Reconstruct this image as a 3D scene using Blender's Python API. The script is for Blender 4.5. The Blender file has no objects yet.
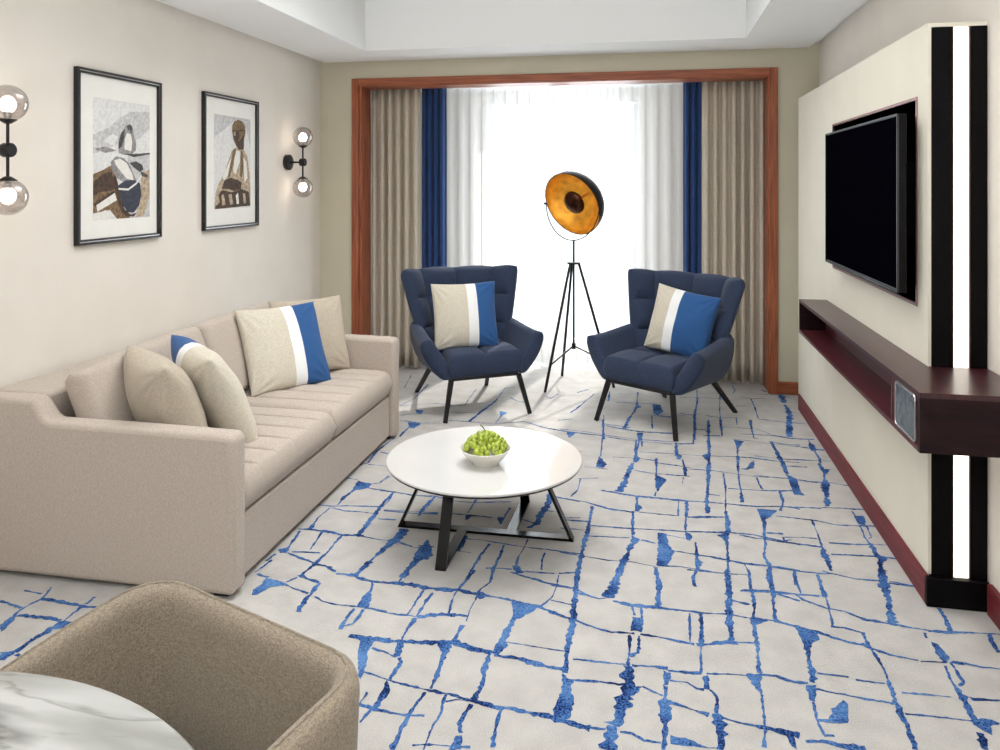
import bpy, bmesh, math, random
from mathutils import Vector, Matrix, noise
random.seed(7)
PI = math.pi
S = bpy.context.scene
COL = S.collection

# ------------------------------------------------------------------ camera
cam_d = bpy.data.cameras.new('camera')
cam = bpy.data.objects.new('camera', cam_d); COL.objects.link(cam)
EYE = 1.6
cam.location = (0, 0, EYE)
cam.rotation_euler = (PI/2, 0, math.atan(151/780))
cam_d.sensor_fit = 'HORIZONTAL'; cam_d.sensor_width = 36
cam_d.lens = 780/1000*36
cam_d.shift_x = 0; cam_d.shift_y = -(375-184)/1000
cam_d.clip_start = 0.05
S.camera = cam

# ------------------------------------------------------------------ light and exposure
S.view_settings.view_transform = 'Standard'; S.view_settings.look = 'None'
S.view_settings.gamma = 1; S.view_settings.use_curve_mapping = False
S.view_settings.exposure = 0.48
W = bpy.data.worlds.new('sky'); S.world = W; W.use_nodes = True
W.node_tree.nodes['Background'].inputs[0].default_value = (0.86, 0.93, 1, 1)
W.node_tree.nodes['Background'].inputs[1].default_value = 1.0

def lamp(name, kind, loc, rot, energy, color=(1, 1, 1), **kw):
    d = bpy.data.lights.new(name, kind); d.energy = energy; d.color = color
    for k, v in kw.items(): setattr(d, k, v)
    o = bpy.data.objects.new(name, d); COL.objects.link(o)
    o.location = loc; o.rotation_euler = rot
    return o
# sun through the window, from high up beyond the glass
lamp('sun', 'SUN', (0, 9, 6), (math.radians(-47), 0, math.radians(-12)), 5.0, (1, 0.95, 0.88), angle=math.radians(2.5))
# sky light falling through the window opening
lamp('window_daylight', 'AREA', (-0.8, 7.5, 1.35), (-PI/2, 0, 0), 60, (0.92, 0.96, 1), shape='RECTANGLE', size=2.3, size_y=2.3)
# weak fill added behind the camera, no real fitting there
lamp('rear_fill', 'AREA', (-0.7, -0.9, 2.55), (math.radians(25), 0, 0), 3, (1, 0.95, 0.88), shape='RECTANGLE', size=2.6, size_y=1.0)
# added unseen fill, shining down out of the tray into the room
lamp('tray_fill', 'AREA', (-0.75, 3.9, 3.03), (0, 0, 0), 32, (1, 0.99, 0.97), shape='RECTANGLE', size=2.0, size_y=1.8, spread=math.radians(140))
# unseen fill added behind the camera, aimed up to brighten the ceiling
lamp('ceiling_fill', 'AREA', (-0.6, -0.5, 1.0), (math.radians(152), 0, 0), 76, (0.98, 0.99, 1), shape='RECTANGLE', size=2.4, size_y=0.8, spread=math.radians(118))

# ------------------------------------------------------------------ helpers
def lin(c):
    return tuple(((x/255)/12.92 if x/255 <= 0.04045 else ((x/255+0.055)/1.055)**2.4) for x in c) + (1,)

def mat(name, rgb, rough=0.6, metal=0.0, spec=0.5, noise_scale=None, noise_amt=0.08, bump=0.0, bump_scale=200, coat=0.0, sheen=0.0, stretch=None):
    m = bpy.data.materials.new(name); m.use_nodes = True
    nt = m.node_tree; N = nt.nodes; L = nt.links
    b = N['Principled BSDF']
    b.inputs['Base Color'].default_value = lin(rgb)
    b.inputs['Roughness'].default_value = rough
    b.inputs['Metallic'].default_value = metal
    b.inputs['Specular IOR Level'].default_value = spec
    b.inputs['Coat Weight'].default_value = coat
    b.inputs['Sheen Weight'].default_value = sheen
    tc = N.new('ShaderNodeTexCoord'); mp = N.new('ShaderNodeMapping')
    L.new(tc.outputs['Object'], mp.inputs['Vector'])
    if stretch: mp.inputs['Scale'].default_value = stretch
    if noise_scale:
        n = N.new('ShaderNodeTexNoise'); n.inputs['Scale'].default_value = noise_scale; n.inputs['Detail'].default_value = 4
        L.new(mp.outputs[0], n.inputs['Vector'])
        r = N.new('ShaderNodeValToRGB')
        lo = [max(0, x*(1-noise_amt)) for x in rgb]; hi = [min(255, x*(1+noise_amt)) for x in rgb]
        r.color_ramp.elements[0].color = lin(lo); r.color_ramp.elements[1].color = lin(hi)
        r.color_ramp.elements[0].position = 0.3; r.color_ramp.elements[1].position = 0.7
        L.new(n.outputs['Fac'], r.inputs[0]); L.new(r.outputs[0], b.inputs['Base Color'])
    if bump:
        n2 = N.new('ShaderNodeTexNoise'); n2.inputs['Scale'].default_value = bump_scale; n2.inputs['Detail'].default_value = 3
        L.new(mp.outputs[0], n2.inputs['Vector'])
        bp = N.new('ShaderNodeBump'); bp.inputs['Strength'].default_value = bump; bp.inputs['Distance'].default_value = 0.003
        L.new(n2.outputs['Fac'], bp.inputs['Height']); L.new(bp.outputs[0], b.inputs['Normal'])
    return m

def wood(name, dark, light, axis='Z', rough=0.35, coat=0.0, spec=0.5):
    m = bpy.data.materials.new(name); m.use_nodes = True
    nt = m.node_tree; N = nt.nodes; L = nt.links; b = N['Principled BSDF']
    tc = N.new('ShaderNodeTexCoord'); mp = N.new('ShaderNodeMapping')
    sc = {'X': (1.5, 30, 30), 'Y': (30, 1.5, 30), 'Z': (30, 30, 1.5)}[axis]
    mp.inputs['Scale'].default_value = sc
    n = N.new('ShaderNodeTexNoise'); n.inputs['Scale'].default_value = 2.2; n.inputs['Detail'].default_value = 6; n.inputs['Distortion'].default_value = 0.6
    r = N.new('ShaderNodeValToRGB')
    r.color_ramp.elements[0].color = lin(dark); r.color_ramp.elements[1].color = lin(light)
    r.color_ramp.elements[0].position = 0.32; r.color_ramp.elements[1].position = 0.7
    L.new(tc.outputs['Object'], mp.inputs[0]); L.new(mp.outputs[0], n.inputs['Vector'])
    L.new(n.outputs['Fac'], r.inputs[0]); L.new(r.outputs[0], b.inputs['Base Color'])
    b.inputs['Roughness'].default_value = rough; b.inputs['Coat Weight'].default_value = coat
    b.inputs['Specular IOR Level'].default_value = spec
    return m

def fabric(name, rgb, weave=900, amt=0.10, bump=0.35, rough=0.9, sheen=0.15):
    """woven cloth: fine two-way weave over soft mottling"""
    m = bpy.data.materials.new(name); m.use_nodes = True
    nt = m.node_tree; N = nt.nodes; L = nt.links; b = N['Principled BSDF']
    b.inputs['Roughness'].default_value = rough; b.inputs['Specular IOR Level'].default_value = 0.2
    b.inputs['Sheen Weight'].default_value = sheen; b.inputs['Sheen Roughness'].default_value = 0.5
    tc = N.new('ShaderNodeTexCoord')
    n = N.new('ShaderNodeTexNoise'); n.inputs['Scale'].default_value = weave*0.35; n.inputs['Detail'].default_value = 2
    mp = N.new('ShaderNodeMapping'); mp.inputs['Scale'].default_value = (1, 1, 0.25)
    L.new(tc.outputs['Object'], mp.inputs[0]); L.new(mp.outputs[0], n.inputs['Vector'])
    n2 = N.new('ShaderNodeTexNoise'); n2.inputs['Scale'].default_value = weave*0.3; n2.inputs['Detail'].default_value = 2
    mp2 = N.new('ShaderNodeMapping'); mp2.inputs['Scale'].default_value = (0.25, 0.25, 1)
    L.new(tc.outputs['Object'], mp2.inputs[0]); L.new(mp2.outputs[0], n2.inputs['Vector'])
    ad = N.new('ShaderNodeMath'); ad.operation = 'ADD'; L.new(n.outputs['Fac'], ad.inputs[0]); L.new(n2.outputs['Fac'], ad.inputs[1])
    hf = N.new('ShaderNodeMath'); hf.operation = 'MULTIPLY'; hf.inputs[1].default_value = 0.5; L.new(ad.outputs[0], hf.inputs[0])
    r = N.new('ShaderNodeValToRGB')
    r.color_ramp.elements[0].color = lin([x*(1-amt) for x in rgb]); r.color_ramp.elements[1].color = lin([min(255, x*(1+amt)) for x in rgb])
    r.color_ramp.elements[0].position = 0.38; r.color_ramp.elements[1].position = 0.62
    L.new(hf.outputs[0], r.inputs[0]); L.new(r.outputs[0], b.inputs['Base Color'])
    bp = N.new('ShaderNodeBump'); bp.inputs['Strength'].default_value = bump; bp.inputs['Distance'].default_value = 0.002
    L.new(hf.outputs[0], bp.inputs['Height']); L.new(bp.outputs[0], b.inputs['Normal'])
    return m

def tag(o, label=None, cat=None, group=None, kind=None):
    if label: o['label'] = label
    if cat: o['category'] = cat
    if group: o['group'] = group
    if kind: o['kind'] = kind
    return o

def thing(name, label, cat, loc=(0, 0, 0), rz=0, group=None):
    o = bpy.data.objects.new(name, None); COL.objects.link(o); o.empty_display_size = 0.1
    o.location = loc; o.rotation_euler = (0, 0, rz)
    return tag(o, label, cat, group)

def obj(name, bm, mats, parent=None, smooth=True, label=None, bevel=0, angle=40, recalc=True):
    if recalc: bmesh.ops.recalc_face_normals(bm, faces=bm.faces)
    me = bpy.data.meshes.new(name); bm.to_mesh(me); bm.free()
    if not isinstance(mats, (list, tuple)): mats = [mats]
    for m in mats: me.materials.append(m)
    if smooth:
        me.polygons.foreach_set('use_smooth', [True]*len(me.polygons))
        me.set_sharp_from_angle(angle=math.radians(angle))
    o = bpy.data.objects.new(name, me); COL.objects.link(o)
    if parent: o.parent = parent
    if label: o['label'] = label
    if bevel:
        b = o.modifiers.new('bevel', 'BEVEL'); b.width = bevel; b.segments = 3; b.limit_method = 'ANGLE'; b.angle_limit = math.radians(40)
        b.harden_normals = False
    return o

def copy_tree(o, parent=None):
    c = o.copy(); COL.objects.link(c)
    if parent: c.parent = parent
    for ch in list(o.children): copy_tree(ch, c)
    return c

def box(bm, x0, x1, y0, y1, z0, z1, mi=0):
    v = [bm.verts.new(p) for p in ((x0,y0,z0),(x1,y0,z0),(x1,y1,z0),(x0,y1,z0),(x0,y0,z1),(x1,y0,z1),(x1,y1,z1),(x0,y1,z1))]
    for f in ((0,3,2,1),(4,5,6,7),(0,1,5,4),(1,2,6,5),(2,3,7,6),(3,0,4,7)):
        bm.faces.new([v[i] for i in f]).material_index = mi
    return bm

def NB(): return bmesh.new()

def hexa(bm, bottom, top):
    """solid between two quads"""
    v = [bm.verts.new(p) for p in list(bottom)+list(top)]
    for f in ((0,3,2,1),(4,5,6,7),(0,1,5,4),(1,2,6,5),(2,3,7,6),(3,0,4,7)): bm.faces.new([v[i] for i in f])
    return bm

def bar(bm, p, q, w, h, up=(0, 0, 1), w2=None, h2=None):
    """straight bar with a rectangular section, w across and h along `up`"""
    p = Vector(p); q = Vector(q); d = (q-p).normalized(); up = Vector(up)
    s = d.cross(up).normalized(); u = s.cross(d).normalized()
    w2 = w if w2 is None else w2; h2 = h if h2 is None else h2
    A = [p+s*a*w/2+u*b*h/2 for a, b in ((-1,-1),(1,-1),(1,1),(-1,1))]
    B = [q+s*a*w2/2+u*b*h2/2 for a, b in ((-1,-1),(1,-1),(1,1),(-1,1))]
    return hexa(bm, A, B)

def tube(bm, pts, r, n=12, closed=False, caps=True):
    pts = [Vector(p) for p in pts]; m = len(pts)
    rs = r if isinstance(r, (list, tuple)) else [r]*m
    rings = []; prev = None
    for i, p in enumerate(pts):
        if closed: t = (pts[(i+1) % m]-pts[i-1]).normalized()
        else: t = (pts[min(i+1, m-1)]-pts[max(i-1, 0)]).normalized()
        if prev is None:
            a = Vector((0, 0, 1)) if abs(t.z) < 0.9 else Vector((1, 0, 0))
            prev = t.cross(a).normalized()
        nrm = (prev-t*prev.dot(t)).normalized(); bi = t.cross(nrm); prev = nrm
        rings.append([bm.verts.new(p+(nrm*math.cos(2*PI*k/n)+bi*math.sin(2*PI*k/n))*rs[i]) for k in range(n)])
    for i in range(m if closed else m-1):
        A = rings[i]; B = rings[(i+1) % m]
        for k in range(n): bm.faces.new((A[k], A[(k+1) % n], B[(k+1) % n], B[k]))
    if caps and not closed:
        bm.faces.new(rings[0][::-1]); bm.faces.new(rings[-1])
    return bm

def lathe(bm, prof, c=(0, 0, 0), n=48, M=None):
    """profile of (r, z) turned about z"""
    c = Vector(c); rings = []
    for r, z in prof:
        if r < 1e-6: rings.append([bm.verts.new((c+Vector((0, 0, z))) if M is None else c+M @ Vector((0, 0, z)))])
        else:
            row = []
            for k in range(n):
                v = Vector((r*math.cos(2*PI*k/n), r*math.sin(2*PI*k/n), z))
                row.append(bm.verts.new(c+(M @ v if M is not None else v)))
            rings.append(row)
    for A, B in zip(rings, rings[1:]):
        if len(A) == 1 and len(B) == 1: continue
        if len(A) == 1:
            for k in range(n): bm.faces.new((A[0], B[k], B[(k+1) % n]))
        elif len(B) == 1:
            for k in range(n): bm.faces.new((A[k], B[0], A[(k+1) % n]))
        else:
            for k in range(n): bm.faces.new((A[k], A[(k+1) % n], B[(k+1) % n], B[k]))
    return bm

def ball(bm, c, r, n=16, m=10, sx=1, sy=1, sz=1, M=None):
    prof = [(max(0, r*math.sin(PI*i/m)) if 0 < i < m else 0, -r*math.cos(PI*i/m)) for i in range(m+1)]
    start = len(bm.verts)
    X = Matrix.Diagonal((sx, sy, sz)); X = (M @ X) if M is not None else X
    return lathe(bm, prof, c, n, X)

def ease(n, k=0.6):
    """0..1 samples that crowd towards both ends"""
    out = []
    for i in range(n+1):
        s = i/n; out.append((1-k)*s+k*(0.5-0.5*math.cos(PI*s)))
    return out

def shell(bm, mid, half, na, nt, edge_n=5.0, quilt_in=None, quilt_out=None, k=0.85, edge=(0.06, 0.06)):
    """closed upholstered slab: mid(a,t) -> point for a,t in 0..1, half(a,t) -> half thickness.
    The borders round off over the fraction `edge`. Side + lies along cross(d/da, d/dt)."""
    As = ease(na, k); Ts = ease(nt, k); e = 1e-3
    def prof(s, w):
        d = min(s, 1-s)/w
        return 1.0 if d >= 1 else math.sqrt(max(0, 1-(1-d)**2))
    P = {}; Q = {}
    for i, a in enumerate(As):
        for j, t in enumerate(Ts):
            p = Vector(mid(a, t))
            da = Vector(mid(min(a+e, 1), t))-Vector(mid(max(a-e, 0), t))
            dt = Vector(mid(a, min(t+e, 1)))-Vector(mid(a, max(t-e, 0)))
            n = da.cross(dt).normalized()
            h = half(a, t)*prof(a, edge[0])*prof(t, edge[1])
            qi = quilt_in(a, t) if quilt_in else 0; qo = quilt_out(a, t) if quilt_out else 0
            border = i in (0, na) or j in (0, nt)
            if border: v = bm.verts.new(p); P[i, j] = v; Q[i, j] = v
            else:
                f = prof(a, edge[0])*prof(t, edge[1])
                P[i, j] = bm.verts.new(p+n*(h+qi*f)); Q[i, j] = bm.verts.new(p-n*(h+qo*f))
    for i in range(na):
        for j in range(nt):
            bm.faces.new((P[i, j], P[i+1, j], P[i+1, j+1], P[i, j+1]))
            q = (Q[i, j], Q[i, j+1], Q[i+1, j+1], Q[i+1, j])
            if len({P[i, j], P[i+1, j], P[i+1, j+1], P[i, j+1]} & set(q)) < 4: bm.faces.new(q)
    return bm

def lerp(a, b, t): return a+(b-a)*t
def smooth01(t): t = max(0, min(1, t)); return t*t*(3-2*t)

# ------------------------------------------------------------------ materials
M_wall = mat('wall_covering', (234, 228, 219), 0.85, spec=0.2, noise_scale=3, noise_amt=0.012, bump=0.15, bump_scale=350)
M_wall_back = mat('shaded_wall_covering', (208, 202, 181), 0.85, spec=0.2, noise_scale=3, noise_amt=0.012, bump=0.15, bump_scale=350)  # same covering as the other walls, with its shade put into the colour
M_panel = mat('leather_wall_panel', (226, 221, 206), 0.6, spec=0.35, noise_scale=4, noise_amt=0.01, bump=0.1, bump_scale=500)
M_ceil = mat('ceiling_paint', (244, 245, 245), 0.9, spec=0.2, noise_scale=2, noise_amt=0.004)
M_frame = wood('cherry_wood_upright', (128, 64, 40), (178, 102, 66), 'Z', 0.38)
M_frame_x = wood('cherry_wood_crosswise', (128, 64, 40), (178, 102, 66), 'X', 0.38)
M_mahog = wood('mahogany_lengthwise', (42, 16, 22), (70, 27, 33), 'Y', 0.32, 0.1)
M_mahog_red = wood('red_mahogany', (60, 20, 25), (86, 32, 38), 'Y', 0.4, 0.0)
M_mahog_x = wood('mahogany_crosswise', (24, 9, 14), (38, 15, 21), 'X', 0.45, 0.0, spec=0.2)
M_ebony = wood('ebony_upright', (5, 4, 6), (10, 8, 10), 'Z', 0.5, spec=0.1)
M_trim_red = wood('red_mahogany_trim', (92, 32, 38), (124, 46, 52), 'Y', 0.5, spec=0.3)
M_black = mat('black_metal', (20, 20, 23), 0.42, 0.2, noise_scale=40, noise_amt=0.1)
M_blackp = mat('black_painted_wood', (18, 18, 20), 0.4, noise_scale=30, noise_amt=0.1)
M_table_black = mat('glossy_black_steel', (10, 11, 15), 0.22, 0.0, spec=0.3, noise_scale=40, noise_amt=0.1)
M_gunmetal = mat('dark_grey_metal', (60, 60, 64), 0.35, 0.8, noise_scale=60, noise_amt=0.05)
M_chrome = mat('brushed_steel', (190, 188, 188), 0.3, 1.0, noise_scale=60, noise_amt=0.05)
M_screen = mat('dark_screen_glass', (4, 4, 9), 0.4, spec=0.0, noise_scale=3, noise_amt=0.05)
M_sofa = fabric('beige_sofa_weave', (186, 174, 163), weave=1500, amt=0.07)
M_tub = fabric('taupe_tweed', (142, 130, 114), weave=1700, amt=0.14, bump=0.7)
M_navy = fabric('navy_wool', (48, 59, 82), weave=900, amt=0.12, sheen=0.12)
M_linen = fabric('plain_beige_linen', (186, 175, 158), amt=0.05)
M_drape = fabric('beige_drape', (208, 198, 182), amt=0.05, bump=0.1)
M_blue = fabric('blue_drape', (46, 76, 128), amt=0.06, bump=0.1)
M_white = mat('white_lacquer', (240, 240, 236), 0.3, noise_scale=5, noise_amt=0.01)
M_tabletop = mat('white_gloss_glass', (208, 207, 205), 0.10, spec=0.35, noise_scale=3, noise_amt=0.01, coat=0.0)
M_mat = mat('white_mount_board', (240, 239, 234), 0.8, noise_scale=8, noise_amt=0.01)
M_bowl = mat('white_glazed_porcelain', (228, 226, 214), 0.2, coat=0.4, noise_scale=12, noise_amt=0.02)
M_grape = mat('green_grape_skin', (158, 174, 66), 0.28, noise_scale=25, noise_amt=0.18)
M_grape.node_tree.nodes['Principled BSDF'].inputs['Subsurface Weight'].default_value = 0.15
M_grape.node_tree.nodes['Principled BSDF'].inputs['Subsurface Radius'].default_value = (0.02, 0.02, 0.005)
M_stem = mat('grape_stem', (96, 104, 44), 0.7, noise_scale=60, noise_amt=0.2)
M_gold = mat('gold_leaf', (244, 172, 62), 0.42, 0.6, noise_scale=14, noise_amt=0.14, bump=0.5, bump_scale=60)
M_bulb_cap = mat('bronze_bulb_cap', (66, 36, 20), 0.25, 0.8, noise_scale=20, noise_amt=0.1)

def striped(name, s0, s1, flip=False):
    """linen with a white band and a blue end, measured along the cushion's own x (-0.5..0.5)"""
    m = fabric(name, (206, 199, 183), amt=0.05)
    nt = m.node_tree; N = nt.nodes; L = nt.links; b = N['Principled BSDF']
    old = b.inputs['Base Color'].links[0].from_socket
    tc = N.new('ShaderNodeTexCoord'); sx = N.new('ShaderNodeSeparateXYZ'); L.new(tc.outputs['Object'], sx.inputs[0])
    mr = N.new('ShaderNodeMapRange'); mr.inputs[1].default_value = -0.25 if not flip else 0.25; mr.inputs[2].default_value = 0.25 if not flip else -0.25
    L.new(sx.outputs[0], mr.inputs[0])
    r = N.new('ShaderNodeValToRGB'); r.color_ramp.interpolation = 'CONSTANT'
    e = r.color_ramp.elements; e[0].position = 0; e[0].color = (1, 1, 1, 1); e[1].position = s0; e[1].color = lin((238, 240, 240))
    x = e.new(s1); x.color = lin((46, 88, 142))
    L.new(mr.outputs[0], r.inputs[0])
    g = N.new('ShaderNodeMath'); g.operation = 'GREATER_THAN'; g.inputs[1].default_value = s0; L.new(mr.outputs[0], g.inputs[0])
    mx = N.new('ShaderNodeMix'); mx.data_type = 'RGBA'
    L.new(g.outputs[0], mx.inputs['Factor']); L.new(old, mx.inputs[6]); L.new(r.outputs[0], mx.inputs[7])
    L.new(mx.outputs[2], b.inputs['Base Color'])
    return m

def marble(name):
    m = bpy.data.materials.new(name); m.use_nodes = True
    nt = m.node_tree; N = nt.nodes; L = nt.links; b = N['Principled BSDF']
    b.inputs['Roughness'].default_value = 0.3
    tc = N.new('ShaderNodeTexCoord'); mp = N.new('ShaderNodeMapping')
    mp.inputs['Rotation'].default_value = (0, 0, -0.85); mp.inputs['Scale'].default_value = (0.55, 2.4, 1)
    L.new(tc.outputs['Object'], mp.inputs[0])
    cols = []
    for sc, lo, hi, dk in ((2.6, 0.47, 0.60, (160, 160, 157)), (5.5, 0.50, 0.56, (186, 186, 182)), (1.6, 0.40, 0.56, (182, 182, 178))):
        n = N.new('ShaderNodeTexNoise'); n.inputs['Scale'].default_value = sc; n.inputs['Detail'].default_value = 4; n.inputs['Distortion'].default_value = 0.35
        L.new(mp.outputs[0], n.inputs['Vector'])
        r = N.new('ShaderNodeValToRGB'); e = r.color_ramp.elements
        e[0].position = lo; e[0].color = (1, 1, 1, 1); e[1].position = hi; e[1].color = (1, 1, 1, 1)
        k = e.new((lo+hi)/2); k.color = lin([x/228*255 for x in dk])
        L.new(n.outputs['Fac'], r.inputs[0]); cols.append(r.outputs[0])
    cur = None
    base = N.new('ShaderNodeRGB'); base.outputs[0].default_value = lin((180, 180, 177)); cur = base.outputs[0]
    for c in cols:
        mx = N.new('ShaderNodeMix'); mx.data_type = 'RGBA'; mx.blend_type = 'MULTIPLY'; mx.inputs['Factor'].default_value = 1
        L.new(cur, mx.inputs[6]); L.new(c, mx.inputs[7]); cur = mx.outputs[2]
    L.new(cur, b.inputs['Base Color'])
    return m

def sheer_mat():
    m = bpy.data.materials.new('white_voile'); m.use_nodes = True
    nt = m.node_tree; N = nt.nodes; L = nt.links; N.remove(N['Principled BSDF'])
    out = N['Material Output']
    tr = N.new('ShaderNodeBsdfTransparent'); tl = N.new('ShaderNodeBsdfTranslucent'); df = N.new('ShaderNodeBsdfDiffuse')
    tl.inputs[0].default_value = (0.93, 0.94, 0.95, 1); df.inputs[0].default_value = (0.9, 0.9, 0.9, 1)
    m1 = N.new('ShaderNodeMixShader'); m1.inputs[0].default_value = 0.35; L.new(tl.outputs[0], m1.inputs[1]); L.new(df.outputs[0], m1.inputs[2])
    m2 = N.new('ShaderNodeMixShader'); L.new(tr.outputs[0], m2.inputs[1]); L.new(m1.outputs[0], m2.inputs[2])
    n = N.new('ShaderNodeTexNoise'); n.inputs['Scale'].default_value = 900
    r = N.new('ShaderNodeMapRange'); r.inputs[3].default_value = 0.38; r.inputs[4].default_value = 0.50
    L.new(n.outputs['Fac'], r.inputs[0]); L.new(r.outputs[0], m2.inputs[0]); L.new(m2.outputs[0], out.inputs[0])
    return m

def glass_mat(name, tint, fres=0.12):
    m = bpy.data.materials.new(name); m.use_nodes = True
    nt = m.node_tree; N = nt.nodes; L = nt.links; N.remove(N['Principled BSDF']); out = N['Material Output']
    tr = N.new('ShaderNodeBsdfTransparent'); tr.inputs[0].default_value = tint
    gl = N.new('ShaderNodeBsdfGlossy'); gl.inputs['Roughness'].default_value = 0.03
    lw = N.new('ShaderNodeLayerWeight'); lw.inputs[0].default_value = fres
    mx = N.new('ShaderNodeMixShader'); L.new(lw.outputs['Facing'], mx.inputs[0]); L.new(tr.outputs[0], mx.inputs[1]); L.new(gl.outputs[0], mx.inputs[2])
    L.new(mx.outputs[0], out.inputs[0])
    return m

def glow_mat(name, color, strength):
    m = bpy.data.materials.new(name); m.use_nodes = True
    b = m.node_tree.nodes['Principled BSDF']
    b.inputs['Base Color'].default_value = (0.9, 0.88, 0.84, 1)
    b.inputs['Emission Color'].default_value = color; b.inputs['Emission Strength'].default_value = strength
    return m

M_sheer = sheer_mat()
M_marble = marble('white_marble')
M_pane = glass_mat('window_glass', (0.97, 0.98, 0.98, 1), 0.08)
M_globe = glass_mat('smoked_globe_glass', (0.80, 0.76, 0.74, 1), 0.35)
M_glow = glow_mat('warm_light_strip', (1, 0.93, 0.80, 1), 1.6)
M_bulb = glow_mat('lit_bulb', (1, 0.90, 0.78, 1), 9.0)

def carpet_mat(name, blue):
    m = bpy.data.materials.new(name); m.use_nodes = True
    nt = m.node_tree; N = nt.nodes; L = nt.links; b = N['Principled BSDF']
    b.inputs['Roughness'].default_value = 0.95; b.inputs['Specular IOR Level'].default_value = 0.1
    tc = N.new('ShaderNodeTexCoord')
    n = N.new('ShaderNodeTexNoise'); n.inputs['Detail'].default_value = 4 if not blue else 3
    n.inputs['Scale'].default_value = 130 if blue else 9
    L.new(tc.outputs['Object'], n.inputs['Vector'])
    n3 = N.new('ShaderNodeTexNoise'); n3.inputs['Scale'].default_value = 7 if blue else 260; n3.inputs['Detail'].default_value = 2
    L.new(tc.outputs['Object'], n3.inputs['Vector'])
    ad = N.new('ShaderNodeMath'); ad.operation = 'MULTIPLY_ADD'; ad.inputs[1].default_value = 0.55 if blue else 0.5
    L.new(n.outputs['Fac'], ad.inputs[0])
    hf = N.new('ShaderNodeMath'); hf.operation = 'MULTIPLY'; hf.inputs[1].default_value = 0.5; L.new(n3.outputs['Fac'], hf.inputs[0])
    L.new(hf.outputs[0], ad.inputs[2])
    r = N.new('ShaderNodeValToRGB'); e = r.color_ramp.elements
    if blue:
        e[0].position = 0.42; e[0].color = lin((20, 34, 78)); e[1].position = 0.66; e[1].color = lin((100, 140, 192))
        k = e.new(0.5); k.color = lin((54, 92, 152))
    else:
        e[0].position = 0.3; e[0].color = lin((176, 173, 169)); e[1].position = 0.7; e[1].color = lin((206, 203, 199))
    L.new(ad.outputs[0], r.inputs[0]); L.new(r.outputs[0], b.inputs['Base Color'])
    n2 = N.new('ShaderNodeTexNoise'); n2.inputs['Scale'].default_value = 180; n2.inputs['Detail'].default_value = 3
    L.new(tc.outputs['Object'], n2.inputs['Vector'])
    bp = N.new('ShaderNodeBump'); bp.inputs['Strength'].default_value = 0.9; bp.inputs['Distance'].default_value = 0.005
    L.new(n2.outputs['Fac'], bp.inputs['Height']); L.new(bp.outputs[0], b.inputs['Normal'])
    return m
M_carpet = carpet_mat('pale_wool_carpet', False)
M_carpet_blue = carpet_mat('blue_carpet_yarn', True)
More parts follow.
